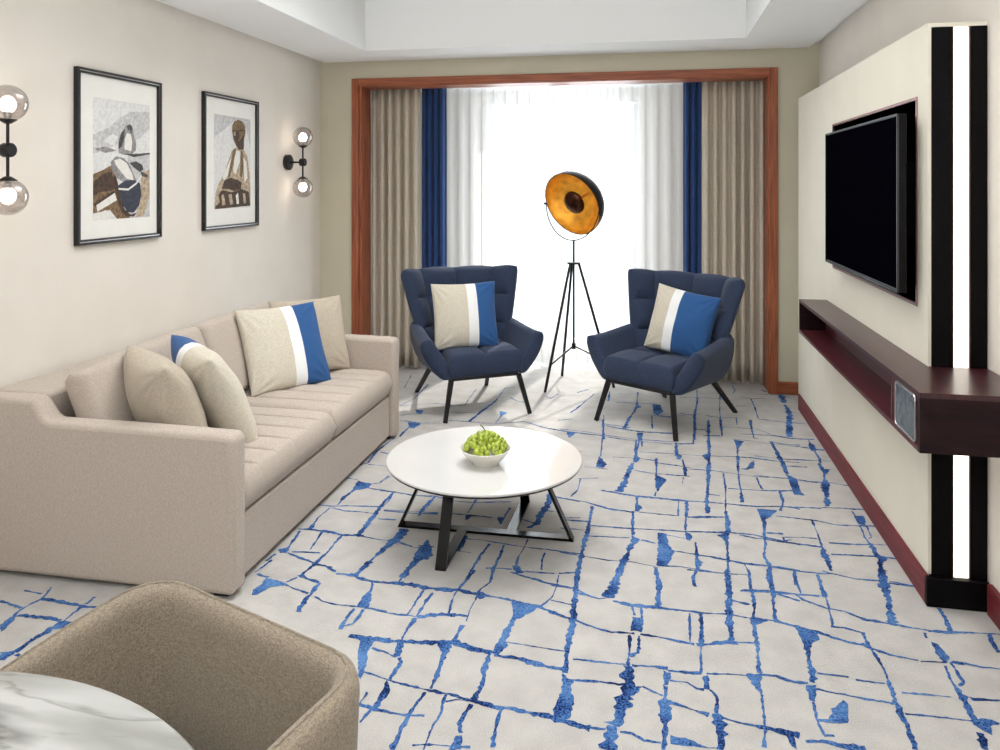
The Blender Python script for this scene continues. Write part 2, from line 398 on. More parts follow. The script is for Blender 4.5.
CARPET = '''
20 -1214,3028 -1146,2987 -1093,2982 -996,2992 -842,2978 -746,2983 -676,2973 -597,2963 -519,2950 -424,2930 -345,2887 -289,2865 -217,2831
14 -1120,2795 -1064,2798 -951,2774 -886,2774 -849,2773
24 -848,2770 -766,2805 -712,2811
14 -712,2811 -667,2813
20 -1043,2603 -981,2605 -910,2604 -853,2615 -784,2619 -678,2641 -623,2629 -577,2614 -534,2608
8 -506,2678 -437,2674 -369,2668 -286,2663
16 -523,2596 -440,2592 -389,2578 -331,2567 -283,2563
18 -940,2429 -905,2423 -831,2400 -771,2389 -696,2377 -608,2369 -550,2353
18 -534,2351 -472,2340 -435,2342 -382,2335 -322,2331 -278,2321 -241,2317 -204,2304 -176,2301
10 -880,2272 -838,2264 -773,2254 -734,2251 -669,2260
14 -668,2136 -621,2147 -559,2152 -504,2158
P -1081,2909 -1092,2871 -1094,2801 -1048,2801
10 -1091,2963 -1080,2891
10 -986,3102 -993,3061 -996,2992
10 -878,2967 -884,2858 -888,2781
14 -838,2947 -847,2892 -848,2831 -853,2772
12 -717,3154 -733,3052 -751,2964 -749,2884 -739,2810
8 -639,3170 -634,3071 -660,3009 -666,2972
12 -662,2954 -668,2857 -663,2777
22 -670,2751 -676,2704 -678,2644
16 -851,2764 -860,2691 -860,2638 -855,2610
P -872,2607 -845,2612 -835,2529 -855,2519
10 -835,2522 -819,2499 -828,2426 -827,2401
P -839,2398 -806,2356 -820,2267 -836,2270 -834,2339
12 -834,2264 -844,2230 -850,2196
P -1005,2596 -951,2606 -951,2534 -926,2458 -921,2389 -939,2404 -983,2528
8 -946,2556 -898,2545 -847,2520
P -730,2627 -677,2637 -680,2539 -695,2529 -703,2575
18 -688,2537 -685,2479 -686,2385
14 -696,2366 -709,2305 -718,2249 -720,2196 -718,2136 -719,2107
10 -630,2367 -630,2321 -622,2278 -632,2223 -632,2182 -632,2123
8 -622,2334 -595,2350 -550,2353
18 -541,2600 -539,2533 -532,2445 -532,2409 -540,2361
P -547,2389 -514,2343 -557,2352
14 -543,2338 -551,2292 -558,2248 -545,2209
P -556,2197 -536,2201 -526,2144 -562,2137 -557,2172
12 -449,2339 -450,2269 -447,2218 -441,2170
22 -493,2850 -499,2785 -509,2721 -507,2663 -525,2603
P -523,2946 -453,2942 -418,2923 -450,2866 -480,2828 -502,2848
P -680,2972 -651,2989 -616,2963 -648,2935
8 -421,2914 -399,2952 -374,3010 -369,3084 -371,3181
14 -372,3191 -295,3212
16 -300,3215 -296,3117 -288,2991 -282,2874 -281,2781 -282,2664 -277,2545
P -284,2543 -266,2522 -246,2513 -249,2464 -231,2409 -242,2325 -292,2320 -291,2375 -277,2447
12 -567,3163 -514,3143 -441,3118 -370,3094 -292,3081 -232,3037
8 -505,3185 -391,3187
10 -380,2982 -299,2963
10 -254,2512 -193,2521
8 -257,2625 -201,2628
16 -281,3055 -228,3035 -199,3026 -172,3035
16 -144,3019 -71,3002 19,3007 107,3002 194,2999 281,3008 365,2995 449,2997 528,2968
26 -126,3269 -137,3177 -152,3089 -172,3040
18 20,3297 31,3181 26,3017
10 -276,2863 -212,2832 -151,2809 -58,2816
16 -37,2816 17,2811 100,2798 148,2790
26 156,2788 197,2799 256,2825 297,2829
8 297,2829 354,2837
10 -37,3005 -32,2907 -37,2828
8 -71,2999 -60,2934
P -69,2924 -38,2922 -29,2837 -70,2829
7 -75,2805 -72,2719 -75,2663
7 -41,2804 -42,2703 -71,2677
14 -75,2663 -74,2623
8 -249,2626 -197,2626 -141,2626 -78,2629
14 -62,2628 1,2635 55,2632
20 55,2622 93,2623 162,2627
16 178,2630 247,2640 315,2647
10 354,2657 399,2663 434,2645 469,2639
12 -242,2514 -166,2522
8 -166,2522 -90,2519
34 -74,2623 -72,2559 -67,2523 -83,2449 -88,2381 -107,2325
P -88,2507 -26,2525 -44,2486 -73,2463
44 -111,2324 -115,2272 -123,2222
12 -26,2525 1,2506 37,2490
8 -245,2319 -194,2303 -131,2305
8 -89,2302 -54,2302 -20,2279 28,2280
P 39,2619 68,2612 53,2547 38,2538
12 58,2572 114,2571 143,2546 165,2544
14 44,2539 44,2474
38 44,2474 43,2385 38,2302 34,2252
22 44,2468 87,2454 130,2440 171,2426
P 55,2315 123,2308 148,2289 187,2284 121,2284 54,2280
10 141,2989 134,2801
14 183,2997 178,2885 169,2794
7 170,2794 162,2630
P 166,2618 185,2622 183,2548 161,2549
10 183,2548 203,2516 193,2436
36 196,2436 200,2353 192,2283
20 205,2422 253,2410 326,2400
18 333,2399 373,2399 424,2387
18 310,3353 302,3233 298,3140 284,3017 280,2904 275,2836
8 300,3114 368,3092
8 396,3370 387,3250 389,3158 383,3069 370,3001
8 353,3196 446,3214 535,3208 570,3205
12 484,3387 468,3209 456,3101 450,3000
P 462,3264 483,3249 475,3165 458,3171
16 365,2991 364,2921 363,2846 358,2774 347,2666
P 362,3007 424,2995 377,2954
P 304,2651 355,2667 345,2603 341,2549 325,2581
18 340,2554 335,2463 330,2399 315,2316
7 147,3322 301,3321 387,3328
7 181,3318 167,3226 174,3190
10 484,3194 561,3156
14 443,2991 514,2968 577,2954 627,2926 670,2905 723,2898 769,2867 810,2850 881,2837
6 887,2833 973,2845
18 988,2848 1033,2850 1072,2838 1131,2840
12 554,3199 575,3167 652,3121 710,3112 766,3069 845,3057 928,3041 990,3034
14 973,3031 1054,3039 1137,3050 1217,3058
8 482,3194 573,3208 654,3214
10 585,3406 572,3305 574,3212
16 670,3363 665,3247 660,3140 650,3031 641,2990
8 643,2998 683,2995 735,2977
P 513,2965 583,2945 579,2902 548,2867 512,2736 519,2819 516,2890
18 536,2865 521,2765 518,2699 508,2647
10 531,2699 579,2702 630,2698
8 649,2689 735,2685
10 349,2657 394,2662 428,2641 494,2640
P 487,2630 518,2637 498,2550 481,2553
10 515,2618 559,2606 601,2605
12 600,2602 661,2593 743,2589
12 491,2549 486,2471 492,2400
P 485,2469 518,2477 540,2503 541,2525 588,2579 596,2558 574,2467 487,2458
10 492,2400 522,2404
16 329,2402 380,2388 420,2386
P 383,2384 406,2383 402,2324 387,2350
20 436,2364 496,2373 539,2365 597,2366
22 739,2978 741,2890 750,2822 754,2757 748,2681 742,2598 743,2521 738,2418 735,2388
8 722,2908 741,2890
30 942,3475 913,3351 899,3239 863,3064
P 910,3409 938,3395 915,3296 889,3282
P 848,3069 882,3076 857,3044
8 695,3418 730,3404 815,3375 907,3379
8 943,3380 993,3367 1043,3358
20 1065,3201 1062,3118 1053,3046
12 1180,3051 1164,2972 1169,2938
8 957,3017 953,2982
P 960,2961 978,2950 992,2869 962,2837 954,2889
6 957,2823 948,2732 950,2708
6 984,2848 986,2739 964,2717
26 950,2708 954,2650 949,2582 945,2528
P 944,2560 1002,2566 1016,2552 985,2531 973,2493 954,2509 942,2528
26 943,2497 929,2426
8 774,2648 852,2653 921,2655
18 976,2654 1018,2660 1061,2665
10 753,2544 818,2548 884,2548 949,2548
8 -583,5073 -425,5053 -268,5000 -72,4958 147,4954
8 -90,5108 153,5131
12 -318,5325 -300,5019 -290,4617
P -297,4616 -248,4485 -264,4425 -308,4435
7 -535,4654 -407,4666
7 -372,4423 -237,4411
8 -69,4731 99,4734 306,4733
7 -220,4610 -68,4619 28,4598
8 -91,4421 1,4394 156,4388
P -90,5084 -52,5091 -58,4947 -79,4919
10 -72,4944 -86,4698 -81,4597
P -96,4675 -61,4621 -80,4545 -101,4553
26 -100,4534 -123,4378 -143,4198 -164,4095
13 -257,4100 -170,4078 -71,4056 25,4053 144,4045 262,4047 378,4046 515,4037
8 -389,4237 -281,4268
8 -376,4239 -375,4087 -403,3986
8 -455,3960 -331,3938 -208,3873 -79,3855
14 -455,3960 -380,3944
22 29,4638 30,4482 27,4300
P 21,4387 84,4311 64,4255 32,4133 20,4230
8 26,4132 19,4074
12 42,4561 161,4538 214,4517
10 79,4388 207,4388
P 145,4743 181,4709 165,4644 145,4653
14 154,4942 147,4702
8 179,4647 187,4512
20 187,4512 182,4383
7 174,4363 165,4275
16 161,4920 262,4940
9 289,5442 280,5281 255,4938
8 278,5230 369,5237
16 382,5460 360,5146 346,4867 320,4538 289,4183 274,4055 270,3909
P 293,4738 340,4781 327,4648 303,4691
10 213,4498 317,4500 419,4483 543,4452 630,4452
8 331,5116 449,5125
8 293,4152 346,4146
12 392,4470 386,4267 372,4105 348,3842 334,3635 322,3450 307,3302 302,3132
16 358,3954 359,3844 345,3711
P 296,3677 352,3713 336,3600
8 397,4253 470,4251 591,4258 726,4284
10 664,5515 646,5301 636,5128
10 504,5079 617,5063 726,5030 896,5040
P 506,5070 565,5044 521,4901 496,4729 507,4899
16 500,4770 482,4569 466,4385 460,4216 450,4075
7 306,4733 444,4751 579,4753 708,4722 840,4723
P 490,4552 532,4579 555,4660 588,4714 568,4586 529,4548
8 566,4439 565,4335 575,4271
18 726,5075 735,4900 737,4657 736,4526
P 729,4524 772,4444 760,4274 769,4228 724,4235 728,4367
24 912,5563 859,5195
12 656,4254 647,4158 651,4113 618,4010
8 656,4254 714,4281
10 515,4037 644,4068 720,4047
10 366,4043 435,4042
18 -71,4050 -67,3959
P -76,3973 -40,3921 -62,3867 -77,3870
16 -56,3860 24,3861
8 24,3856 137,3855
10 137,4029 128,3854
16 177,4037 171,3918 165,3847
18 171,3848 250,3863 352,3883
7 165,3847 155,3700
P 153,3694 183,3655 175,3593 154,3601
8 -426,3705 -278,3707
8 -275,3668 -142,3668 23,3679 153,3687 347,3712
8 352,3713 452,3712 649,3649
7 -416,3615 -304,3611
8 -283,3557 -191,3563 -95,3572
12 -41,3563 22,3539
7 65,3637 150,3612
16 -286,3888 -286,3666 -293,3420 -296,3226 -286,3018
9 -388,3375 -283,3359 -179,3342 -79,3347 21,3324
18 -85,3868 -85,3705 -80,3604
P -87,3603 -47,3562 -72,3509 -89,3530
28 -83,3519 -105,3379 -126,3269 -145,3137 -163,3042
P -130,3363 -110,3367 -91,3414 -124,3219 -140,3236
P 31,3650 66,3645 79,3539 98,3473 70,3348 21,3332 30,3483
16 30,3334 119,3347 177,3334
10 177,3334 253,3322 348,3320
8 93,3484 184,3468 302,3446 379,3425 513,3419 605,3404
12 195,3585 194,3469 194,3383
P 187,3435 215,3397 188,3319 181,3380
8 186,3319 169,3266 170,3198
18 20,3318 29,3190 26,3061
P 512,4013 607,4008 569,3939 538,3892 509,3743 516,3874
16 533,3877 509,3743 497,3619 476,3502 489,3419 464,3313 472,3238
10 384,3430 398,3340 383,3184
9 581,3400 569,3275
12 354,3200 446,3210
10 -367,3192 -300,3215
8 559,5195 750,5198 874,5160 1004,5166
26 920,5564 859,5195
8 726,5075 824,5026 1019,4963
16 733,5077 742,4859 745,4583
P 729,4524 775,4462 766,4275 778,4230 723,4229 734,4368
7 597,4789 781,4764 1021,4782
8 750,4652 866,4655
8 557,4466 730,4453 849,4431 947,4436 1025,4408
8 658,4271 720,4283
12 658,4271 654,4129 623,4006
8 434,4033 643,4061 826,4079
14 828,4089 919,4097 1030,4099
8 964,5144 964,5031
P 955,5097 983,5057 975,4946 939,4939
8 955,4985 1022,4977
7 961,4943 963,4819 953,4737
28 946,4736 941,4584 910,4402 881,4234 857,4109
P 940,4639 993,4649 948,4556
P 901,4434 940,4435 910,4329 883,4337
9 591,3943 699,3931 773,3924 852,3891 960,3902
12 751,3920 747,3764 738,3620
20 738,3620 735,3487 731,3425
10 963,4071 966,4016
P 960,4015 1006,4024 989,3913 959,3920
14 961,3907 1035,3909
7 961,3907 950,3779 955,3720
7 989,3913 980,3785 963,3769
26 955,3720 958,3617 960,3574
P 942,3614 1001,3593 953,3530
24 949,3550 930,3443 911,3342
34 918,3381 894,3247
7 778,3693 859,3694 1034,3719
8 764,3580 863,3588 951,3594 1036,3588
10 587,3709 673,3725 734,3725
6 587,3709 587,3672 620,3691
9 398,3697 459,3679 600,3658 738,3643
8 727,3403 803,3375 893,3373
8 936,3365 1038,3351
8 509,3743 593,3747
9 483,3414 576,3399 678,3394 727,3403
10 580,3395 577,3296 577,3221
14 671,3383 663,3275 662,3202
10 344,3191 472,3204 641,3206
12 -1589,4697 -1601,4542 -1612,4431 -1593,4248 -1627,4209
8 -1585,4227 -1474,4216
8 -1588,4436 -1530,4412
10 -1630,4008 -1555,3993
P -1550,3980 -1461,3954 -1462,3898 -1494,3865 -1533,3852 -1545,3924
8 -1464,3948 -1424,3976 -1399,4068
20 -1525,3859 -1536,3777 -1536,3725
10 -1536,3725 -1532,3664
8 -1462,3898 -1321,3871 -1241,3860 -1163,3849 -1099,3848
14 -1625,3646 -1554,3642 -1478,3662
8 -1478,3662 -1398,3672 -1318,3680
8 -1547,3624 -1475,3602 -1394,3606 -1309,3599
12 -1311,3873 -1317,3768 -1314,3669
18 -1314,3669 -1312,3552 -1309,3463 -1307,3369
10 -1556,3622 -1566,3503 -1557,3437
16 -1557,3437 -1553,3384
14 -1607,3373 -1550,3378 -1460,3374 -1383,3354 -1318,3360 -1281,3363
P -1338,3363 -1308,3383 -1273,3355 -1304,3349
8 -1287,3356 -1196,3339 -1129,3336
10 -1109,3332 -1034,3302
9 -1280,3547 -1192,3552
7 -1283,3639 -1130,3638 -1014,3656
12 -1485,3365 -1474,3285 -1464,3190
16 -1381,3348 -1383,3263 -1379,3187
14 -1379,3187 -1388,3103 -1395,3032
8 -1532,3158 -1471,3166 -1409,3172
32 -1125,3467 -1132,3372 -1144,3300
28 -1144,3300 -1159,3211 -1170,3119 -1184,3064
8 -1031,3293 -954,3308
P -987,3390 -940,3291 -932,3200 -982,3191 -1006,3241
22 -982,3191 -991,3110
14 -1589,3356 -1575,3266 -1567,3189
P -1601,3163 -1562,3199 -1550,3145 -1579,3139
9 -1545,3146 -1474,3113 -1407,3087 -1305,3058
12 -1604,3061 -1592,3127
14 -1551,5041 -1564,4864 -1565,4741
8 -1664,5042 -1558,5017 -1393,5071
14 -1585,2949 -1527,2934
P -1537,2932 -1455,2915 -1434,2888 -1484,2865 -1504,2800 -1529,2795 -1541,2842 -1528,2882
16 -1449,2904 -1385,2872 -1314,2849
8 -1439,2912 -1412,2956
P -1418,2968 -1395,2979 -1373,2961 -1398,2956
12 -1377,2956 -1307,2938
18 -1304,2932 -1305,2888 -1300,2840
18 -1303,2839 -1302,2780 -1296,2719
10 -1405,2971 -1393,3068 -1381,3172
7 -1387,3070 -1335,3066 -1277,3029
18 -1268,3017 -1193,3012 -1109,2989 -1026,2982
12 -1279,2832 -1235,2805 -1177,2793 -1102,2796
32 -1172,3140 -1176,3055 -1187,3013
12 -1098,2978 -1076,2907
P -1083,2918 -1054,2852 -1062,2792 -1091,2793 -1099,2855
22 -1062,2792 -1024,2794 -970,2782
10 -1098,2780 -1100,2730 -1099,2666 -1095,2641
10 -1061,2781 -1060,2737 -1063,2683 -1097,2661
30 -1050,2612 -975,2611 -899,2614
10 -1604,2959 -1591,3016 -1585,3074
10 -1429,3989 -1409,4080
8 -1387,3872 -1312,3878 -1205,3846 -1093,3863 -986,3819 -862,3818 -756,3851 -687,3864
8 -1311,3873 -1299,3746 -1310,3658
8 -1287,3650 -1156,3657 -1017,3667
9 -967,3669 -878,3670 -749,3666
20 -1082,3865 -1098,3735 -1102,3615
14 -870,3854 -874,3695
P -878,3670 -847,3665 -856,3618 -870,3615
P -726,3677 -685,3673 -694,3587
12 -684,3791 -691,3672
26 -512,4001 -506,3875 -519,3752 -534,3624 -566,3586
P -527,3999 -478,3982 -488,3890 -502,3850
12 -477,3969 -424,3953 -351,3934
8 -614,3676 -511,3629
7 -504,3790 -445,3785
7 -428,3723 -334,3741
30 -1108,3459 -1119,3364 -1141,3291 -1154,3222
10 -1122,3343 -1034,3302
8 -1011,3316 -939,3320
P -988,3379 -955,3298 -918,3239 -949,3215 -971,3157 -997,3206 -996,3280
28 -971,3157 -989,3102 -993,3034
10 -993,3034 -994,2986
18 -826,3451 -825,3371 -830,3303
8 -830,3303 -766,3297
12 -819,3422 -755,3425 -688,3414 -614,3402 -522,3391 -433,3389 -345,3378 -301,3377
16 -703,3395 -722,3277 -728,3187 -734,3068 -747,2986
10 -544,3475 -548,3386 -559,3291 -555,3220
P -572,3217 -547,3222 -513,3169 -543,3151
12 -674,3176 -617,3186 -567,3189
8 -514,3177 -448,3176 -383,3189
8 -640,3397 -638,3294 -643,3169 -636,3055
9 -451,3358 -455,3293 -445,3207
16 -2451,2572 -2380,2557 -2330,2544
14 -2306,2624 -2317,2581 -2324,2534 -2318,2491
P -2305,2499 -2288,2444 -2278,2404 -2281,2393 -2318,2432 -2322,2480
14 -2308,2618 -2240,2613 -2163,2605 -2120,2602
18 -2117,2599 -2058,2602 -2019,2604
14 -2305,2499 -2247,2503 -2181,2505 -2122,2499
10 -2334,2698 -2316,2652 -2305,2618
10 -2421,2656 -2335,2648
16 -2116,2667 -2110,2615
24 -2112,2609 -2113,2553 -2109,2499
P -2121,2497 -2059,2504 -2071,2454 -2101,2443 -2122,2460
12 -2071,2501 -2020,2480
26 -2113,2457 -2122,2414 -2132,2382
28 -2132,2382 -2130,2344 -2135,2301
36 -2135,2301 -2151,2284 -2147,2253
12 -2178,2286 -2151,2297
16 -2119,2290 -2076,2271 -2031,2262
8 67,6055 133,6022
8 213,5981 316,6012 433,6024 560,5993
12 351,6239 328,5842 298,5537 266,5017
12 511,6095 477,5717 454,5341 443,5130
8 61,5467 169,5502 335,5592
8 373,5561 463,5522 597,5548
8 601,5842 699,5851
8 571,5543 561,5383
14 731,6054 729,5816 718,5571
12 652,5513 645,5292 635,5127
10 635,5127 659,5113
10 453,5319 547,5316 673,5319 757,5211 847,5169
8 287,5223 351,5235
12 325,5115 430,5128
8 57,5104 182,5120
8 656,6095 738,6055 828,6089
8 715,5548 851,5506 1014,5493
30 968,6212 954,5989
26 952,5936 949,5711 896,5426 857,5190
10 630,6415 641,6295 613,6172
22 846,6335 868,6280
7 769,6191 960,6210
7 985,6187 1064,6064
10 -1971,6281 -1899,5864
10 -1779,5382 -1733,5582 -1745,6005
8 -1779,5382 -1541,5490 -1337,5467
P -1642,5317 -1575,5300 -1567,5214 -1608,5235
8 -1705,5159 -1591,5238 -1452,5236 -1363,5225
P -1598,5014 -1504,5005 -1521,4898 -1559,4916
12 -1567,4889 -1560,4718
8 -1639,5060 -1504,5005 -1378,5030
10 -1352,5116 -1218,5114 -1033,5097 -837,5188 -693,5084
20 -1124,5635 -1170,5349 -1202,5117
10 -1124,5635 -1123,6014 -1049,6028
P -1051,5401 -983,5356 -1016,5264
14 -1013,5292 -1020,5115
9 -1439,5447 -1320,5470 -1330,5661 -1337,5936
9 -1385,5307 -1164,5321
12 -1037,5750 -968,5665 -911,5644
14 -693,5084 -528,5025 -295,4987
P -535,5014 -473,5016 -508,4898
12 -696,5919 -733,5776 -777,5834
12 -321,5426 -291,4917
9 -555,5439 -517,5565 -426,5971
10 -618,5258 -525,5303
12 -555,5980 -473,6103
9 -313,6063 -308,5793
8 -310,5236 -135,5192
8 -291,5196 -170,5145 -80,5118 44,5128 132,5116
8 -269,4968 -146,4937 -43,4917 127,4910
20 -95,5734 -116,5553 -150,5380 -171,5160
12 -100,6080 -100,5733
P -104,5732 -64,5685 -98,5643
8 -241,6012 -104,6019 -52,6049
8 -252,5777 -90,5771 30,5794
P 10,5772 70,5765 82,5591 47,5500 19,5545
14 5,5475 9,5194
8 -57,5497 47,5500 132,5467
P -84,5089 -53,5095 -51,4929 -77,4951
8 -56,4928 -54,4823
12 -90,4948 -91,4740 -85,4643
12 -309,5193 -301,4907 -290,4604
14 344,6007 294,5531 283,5247 258,5015
8 192,5578 294,5548
'''
# ------------------------------------------------------------------ the room
XL, XR, YB, YR, ZC = -2.777, 1.245, 6.251, -1.6, 2.63
YW = 7.10                    # inner face of the window wall
AX0, AX1, AZ = -2.42, 0.90, 2.44   # alcove behind the wood surround

def build_floor():
    bm = NB()
    def quad(x0, x1, y0, y1):
        f = bm.faces.new([bm.verts.new(p) for p in ((x0,y0,0),(x1,y0,0),(x1,y1,0),(x0,y1,0))]); f.material_index = 0
    quad(XL-0.1, XR+0.1, YR-0.1, YB); quad(XL-0.1, XR+0.1, YB, YW+0.1)
    rnd = random.Random(3)
    lev = [0]
    def ribbon(pts, w):
        lev[0] += 1; z = 0.0006+0.000002*lev[0]
        pts = [Vector((x, y)) for x, y in pts]
        # resample about every 12 mm so the yarn edge can be ragged
        out = []
        for a, b in zip(pts, pts[1:]):
            n = max(1, int((b-a).length/0.012))
            for k in range(n): out.append(a.lerp(b, k/n))
        out.append(pts[-1])
        if len(out) < 2: return
        prev = None; slow = 0.0
        for i, p in enumerate(out):
            t = (out[min(i+1, len(out)-1)]-out[max(i-1, 0)])
            if t.length < 1e-6: continue
            t.normalize(); s = Vector((-t.y, t.x))
            slow += rnd.uniform(-0.3, 0.3); slow = max(-0.6, min(0.8, slow*0.96))
            ww = max(w*0.80, 0.0085)*(1+slow)*0.5
            l = ww*(1+rnd.uniform(-0.5, 0.55)); r = ww*(1+rnd.uniform(-0.5, 0.55))
            a = bm.verts.new((p.x+s.x*l, p.y+s.y*l, z)); b = bm.verts.new((p.x-s.x*r, p.y-s.y*r, z))
            if prev: bm.faces.new((prev[0], prev[1], b, a)).material_index = 1
            prev = (a, b)
    def blob(pts):
        lev[0] += 1; z = 0.0006+0.000002*lev[0]
        pts = [Vector((x, y)) for x, y in pts]; out = []
        for a, b in zip(pts, pts[1:]+pts[:1]):
            n = max(1, int((b-a).length/0.012)); d = (b-a); s = Vector((-d.y, d.x)).normalized() if d.length > 1e-6 else Vector((0, 0))
            for k in range(n): out.append(a.lerp(b, k/n)+s*rnd.uniform(-0.004, 0.004))
        vs = [bm.verts.new((p.x, p.y, z)) for p in out]
        f = bm.faces.new(vs); f.material_index = 1
    items = []
    for l in CARPET.strip().split('\n'):
        q = l.split(); pts = [tuple(float(v)/1000 for v in s.split(',')) for s in q[1:]]
        items.append((q[0], pts))
    more = []
    for k, pts in items:
        cx = sum(p[0] for p in pts)/len(pts); cy = sum(p[1] for p in pts)/len(pts)
        if 2.3 < cy < 4.4:
            for dx, dy in ((0, -2.11), (-1.65, -2.11), (-1.65, -4.22), (0, -4.22), (-1.65, 0)):
                np_ = [(x+dx, y+dy) for x, y in pts]
                if dy and -0.4 < cx <= 1.25 and max(p[1] for p in np_) < (2.1 if dx == 0 else 1.8) and min(p[0] for p in np_) > XL:
                    more.append((k, np_))
                if not dy and -0.1 < cx < 1.0 and max(p[0] for p in np_) < -1.65 and min(p[1] for p in np_) > 2.85: more.append((k, np_))
    # the stretch between the sofa and the tub chair continues the same crackle
    def inside(x, y): return -1.95 < x < -0.80 and 0.9 < y < 2.66-0.42*(x+1.6)
    for k, pts in items:
        np_ = [(x-1.62, y-1.40) for x, y in pts]
        if k == 'P':
            if all(inside(x, y) for x, y in np_): more.append((k, np_))
            continue
        run = []
        for a, c in zip(np_, np_[1:]):
            n = max(1, int(math.hypot(c[0]-a[0], c[1]-a[1])/0.03))
            for q in range(n):
                p = (a[0]+(c[0]-a[0])*q/n, a[1]+(c[1]-a[1])*q/n)
                if inside(*p): run.append(p)
                else:
                    if len(run) > 2: more.append((k, run))
                    run = []
        if len(run) > 2: more.append((k, run))
    for k, pts in items+more:
        pts = [(x, y) for x, y in pts]
        if k == 'P': blob(pts)
        else: ribbon(pts, float(k)/1000)
    o = obj('floor', bm, [M_carpet, M_carpet_blue], smooth=False, recalc=False)
    tag(o, 'pale grey carpet with an irregular blue crackle pattern', None, kind='structure')
build_floor()

def struct(name, bm, m, label=None, bevel=0, smooth=False):
    return tag(obj(name, bm, m, smooth=smooth or bevel > 0, bevel=bevel), label, None, kind='structure')

ZT = 2.67
struct('wall_left', box(NB(), XL-0.12, XL, YR-0.12, YB+0.02, 0, ZT), M_wall)
struct('wall_right', box(NB(), XR, XR+0.12, YR-0.12, YB, 0, ZT), M_wall)
struct('wall_rear', box(NB(), XL, XR, YR-0.12, YR, 0, ZT), M_wall)
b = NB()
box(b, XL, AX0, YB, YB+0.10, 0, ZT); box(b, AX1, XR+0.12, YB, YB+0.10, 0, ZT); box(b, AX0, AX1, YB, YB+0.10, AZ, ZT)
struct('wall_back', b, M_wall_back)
# alcove that holds the curtains and the window
struct('wall_alcove_left', box(NB(), AX0-0.1, AX0, YB+0.10, YW+0.1, 0, AZ+0.06), M_wall)
struct('wall_alcove_right', box(NB(), AX1, AX1+0.1, YB+0.10, YW+0.1, 0, AZ+0.06), M_wall)
struct('ceiling_alcove', box(NB(), AX0, AX1, YB+0.10, YW+0.1, AZ+0.02, AZ+0.08), M_ceil)
WX0, WX1, WZ0, WZ1 = -1.50, -0.10, 0.12, 2.385
b = NB()
box(b, AX0, WX0, YW, YW+0.1, 0, AZ+0.02); box(b, WX1, AX1, YW, YW+0.1, 0, AZ+0.02)
box(b, WX0, WX1, YW, YW+0.1, 0, WZ0); box(b, WX0, WX1, YW, YW+0.1, WZ1, AZ+0.02)
struct('wall_window', b, M_wall)
# window: frame, two casements with a mullion, panes
w = bpy.data.objects.new('window_1', None); COL.objects.link(w); w.location = (0, 0, 0); tag(w, 'white framed window of two tall panes behind the sheer curtains', None, kind='structure')
b = NB()
for x0, x1 in ((WX0, WX0+0.05), (WX1-0.05, WX1), (-0.875, -0.745)): box(b, x0, x1, YW+0.01, YW+0.08, WZ0, WZ1)
for z0, z1 in ((WZ0, WZ0+0.06), (WZ1-0.05, WZ1)): box(b, WX0+0.05, WX1-0.05, YW+0.011, YW+0.079, z0, z1)
obj('window_frame', b, M_white, w, smooth=False)
for x0, x1 in ((WX0+0.05, -0.875), (-0.745, WX1-0.05)):
    obj('pane', box(NB(), x0, x1, YW+0.045, YW+0.051, WZ0+0.06, WZ1-0.05), M_pane, w, smooth=False)

# ceiling slab with a shadow gap along the walls, and a raised tray
TX0, TX1, TY0, TY1 = -2.16, 0.655, 0.4, 5.70
cz = ZC-0.004
b = NB()
gx0, gx1, gy = XL+0.06, XR-0.07, YB-0.05
box(b, gx0, TX0, YR, gy, cz, cz+0.03); box(b, TX1, gx1, YR, gy, cz, cz+0.03)
box(b, TX0, TX1, TY1, gy, cz, cz+0.03); box(b, TX0, TX1, YR, TY0, cz, cz+0.03)
struct('ceiling', b, M_ceil)
b = NB()
H = 0.42
box(b, TX0-0.05, TX0, TY0-0.05, TY1+0.05, cz+0.03, cz+H); box(b, TX1, TX1+0.05, TY0-0.05, TY1+0.05, cz+0.03, cz+H)
box(b, TX0, TX1, TY1, TY1+0.05, cz+0.03, cz+H); box(b, TX0, TX1, TY0-0.05, TY0, cz+0.03, cz+H)
box(b, TX0-0.05, TX1+0.05, TY0-0.05, TY1+0.05, cz+H, cz+H+0.05)
struct('ceiling_tray', b, M_ceil)
b = NB()
box(b, XL-0.12, TX0-0.05, YR-0.12, YB+0.12, ZT, ZT+0.03); box(b, TX1+0.05, XR+0.12, YR-0.12, YB+0.12, ZT, ZT+0.03)
box(b, TX0-0.05, TX1+0.05, TY1+0.05, YB+0.12, ZT, ZT+0.03); box(b, TX0-0.05, TX1+0.05, YR-0.12, TY0-0.05, ZT, ZT+0.03)
struct('ceiling_cap', b, M_ceil)

# cherry wood surround of the alcove: flat casing on the wall and a jamb lining that steps inside
FX0, FX1, FZ = -2.482, 0.948, 2.488
cw = 0.062
yf = YB-0.028
b = NB(); box(b, FX0, FX0+cw, yf, YB, 0, FZ); box(b, FX1-cw, FX1, yf, YB, 0, FZ)
tag(obj('trim_1', b, M_frame, smooth=True, bevel=0.004), 'cherry wood uprights around the curtain alcove', kind='structure')
b = NB(); box(b, FX0+cw, FX1-cw, yf, YB, FZ-cw, FZ)
tag(obj('trim_2', b, M_frame_x, smooth=True, bevel=0.004), 'cherry wood head above the curtain alcove', kind='structure')
b = NB()
box(b, AX0, AX0+0.022, YB-0.012, YB+0.205, 0, AZ); box(b, AX1-0.022, AX1, YB-0.012, YB+0.205, 0, AZ)
tag(obj('trim_3', b, M_frame, smooth=True, bevel=0.003), 'cherry wood lining on the sides of the alcove', kind='structure')
b = NB(); box(b, AX0+0.022, AX1-0.022, YB-0.012, YB+0.205, AZ-0.022, AZ)
tag(obj('trim_4', b, M_frame_x, smooth=True, bevel=0.003), 'cherry wood lining under the head of the alcove', kind='structure')

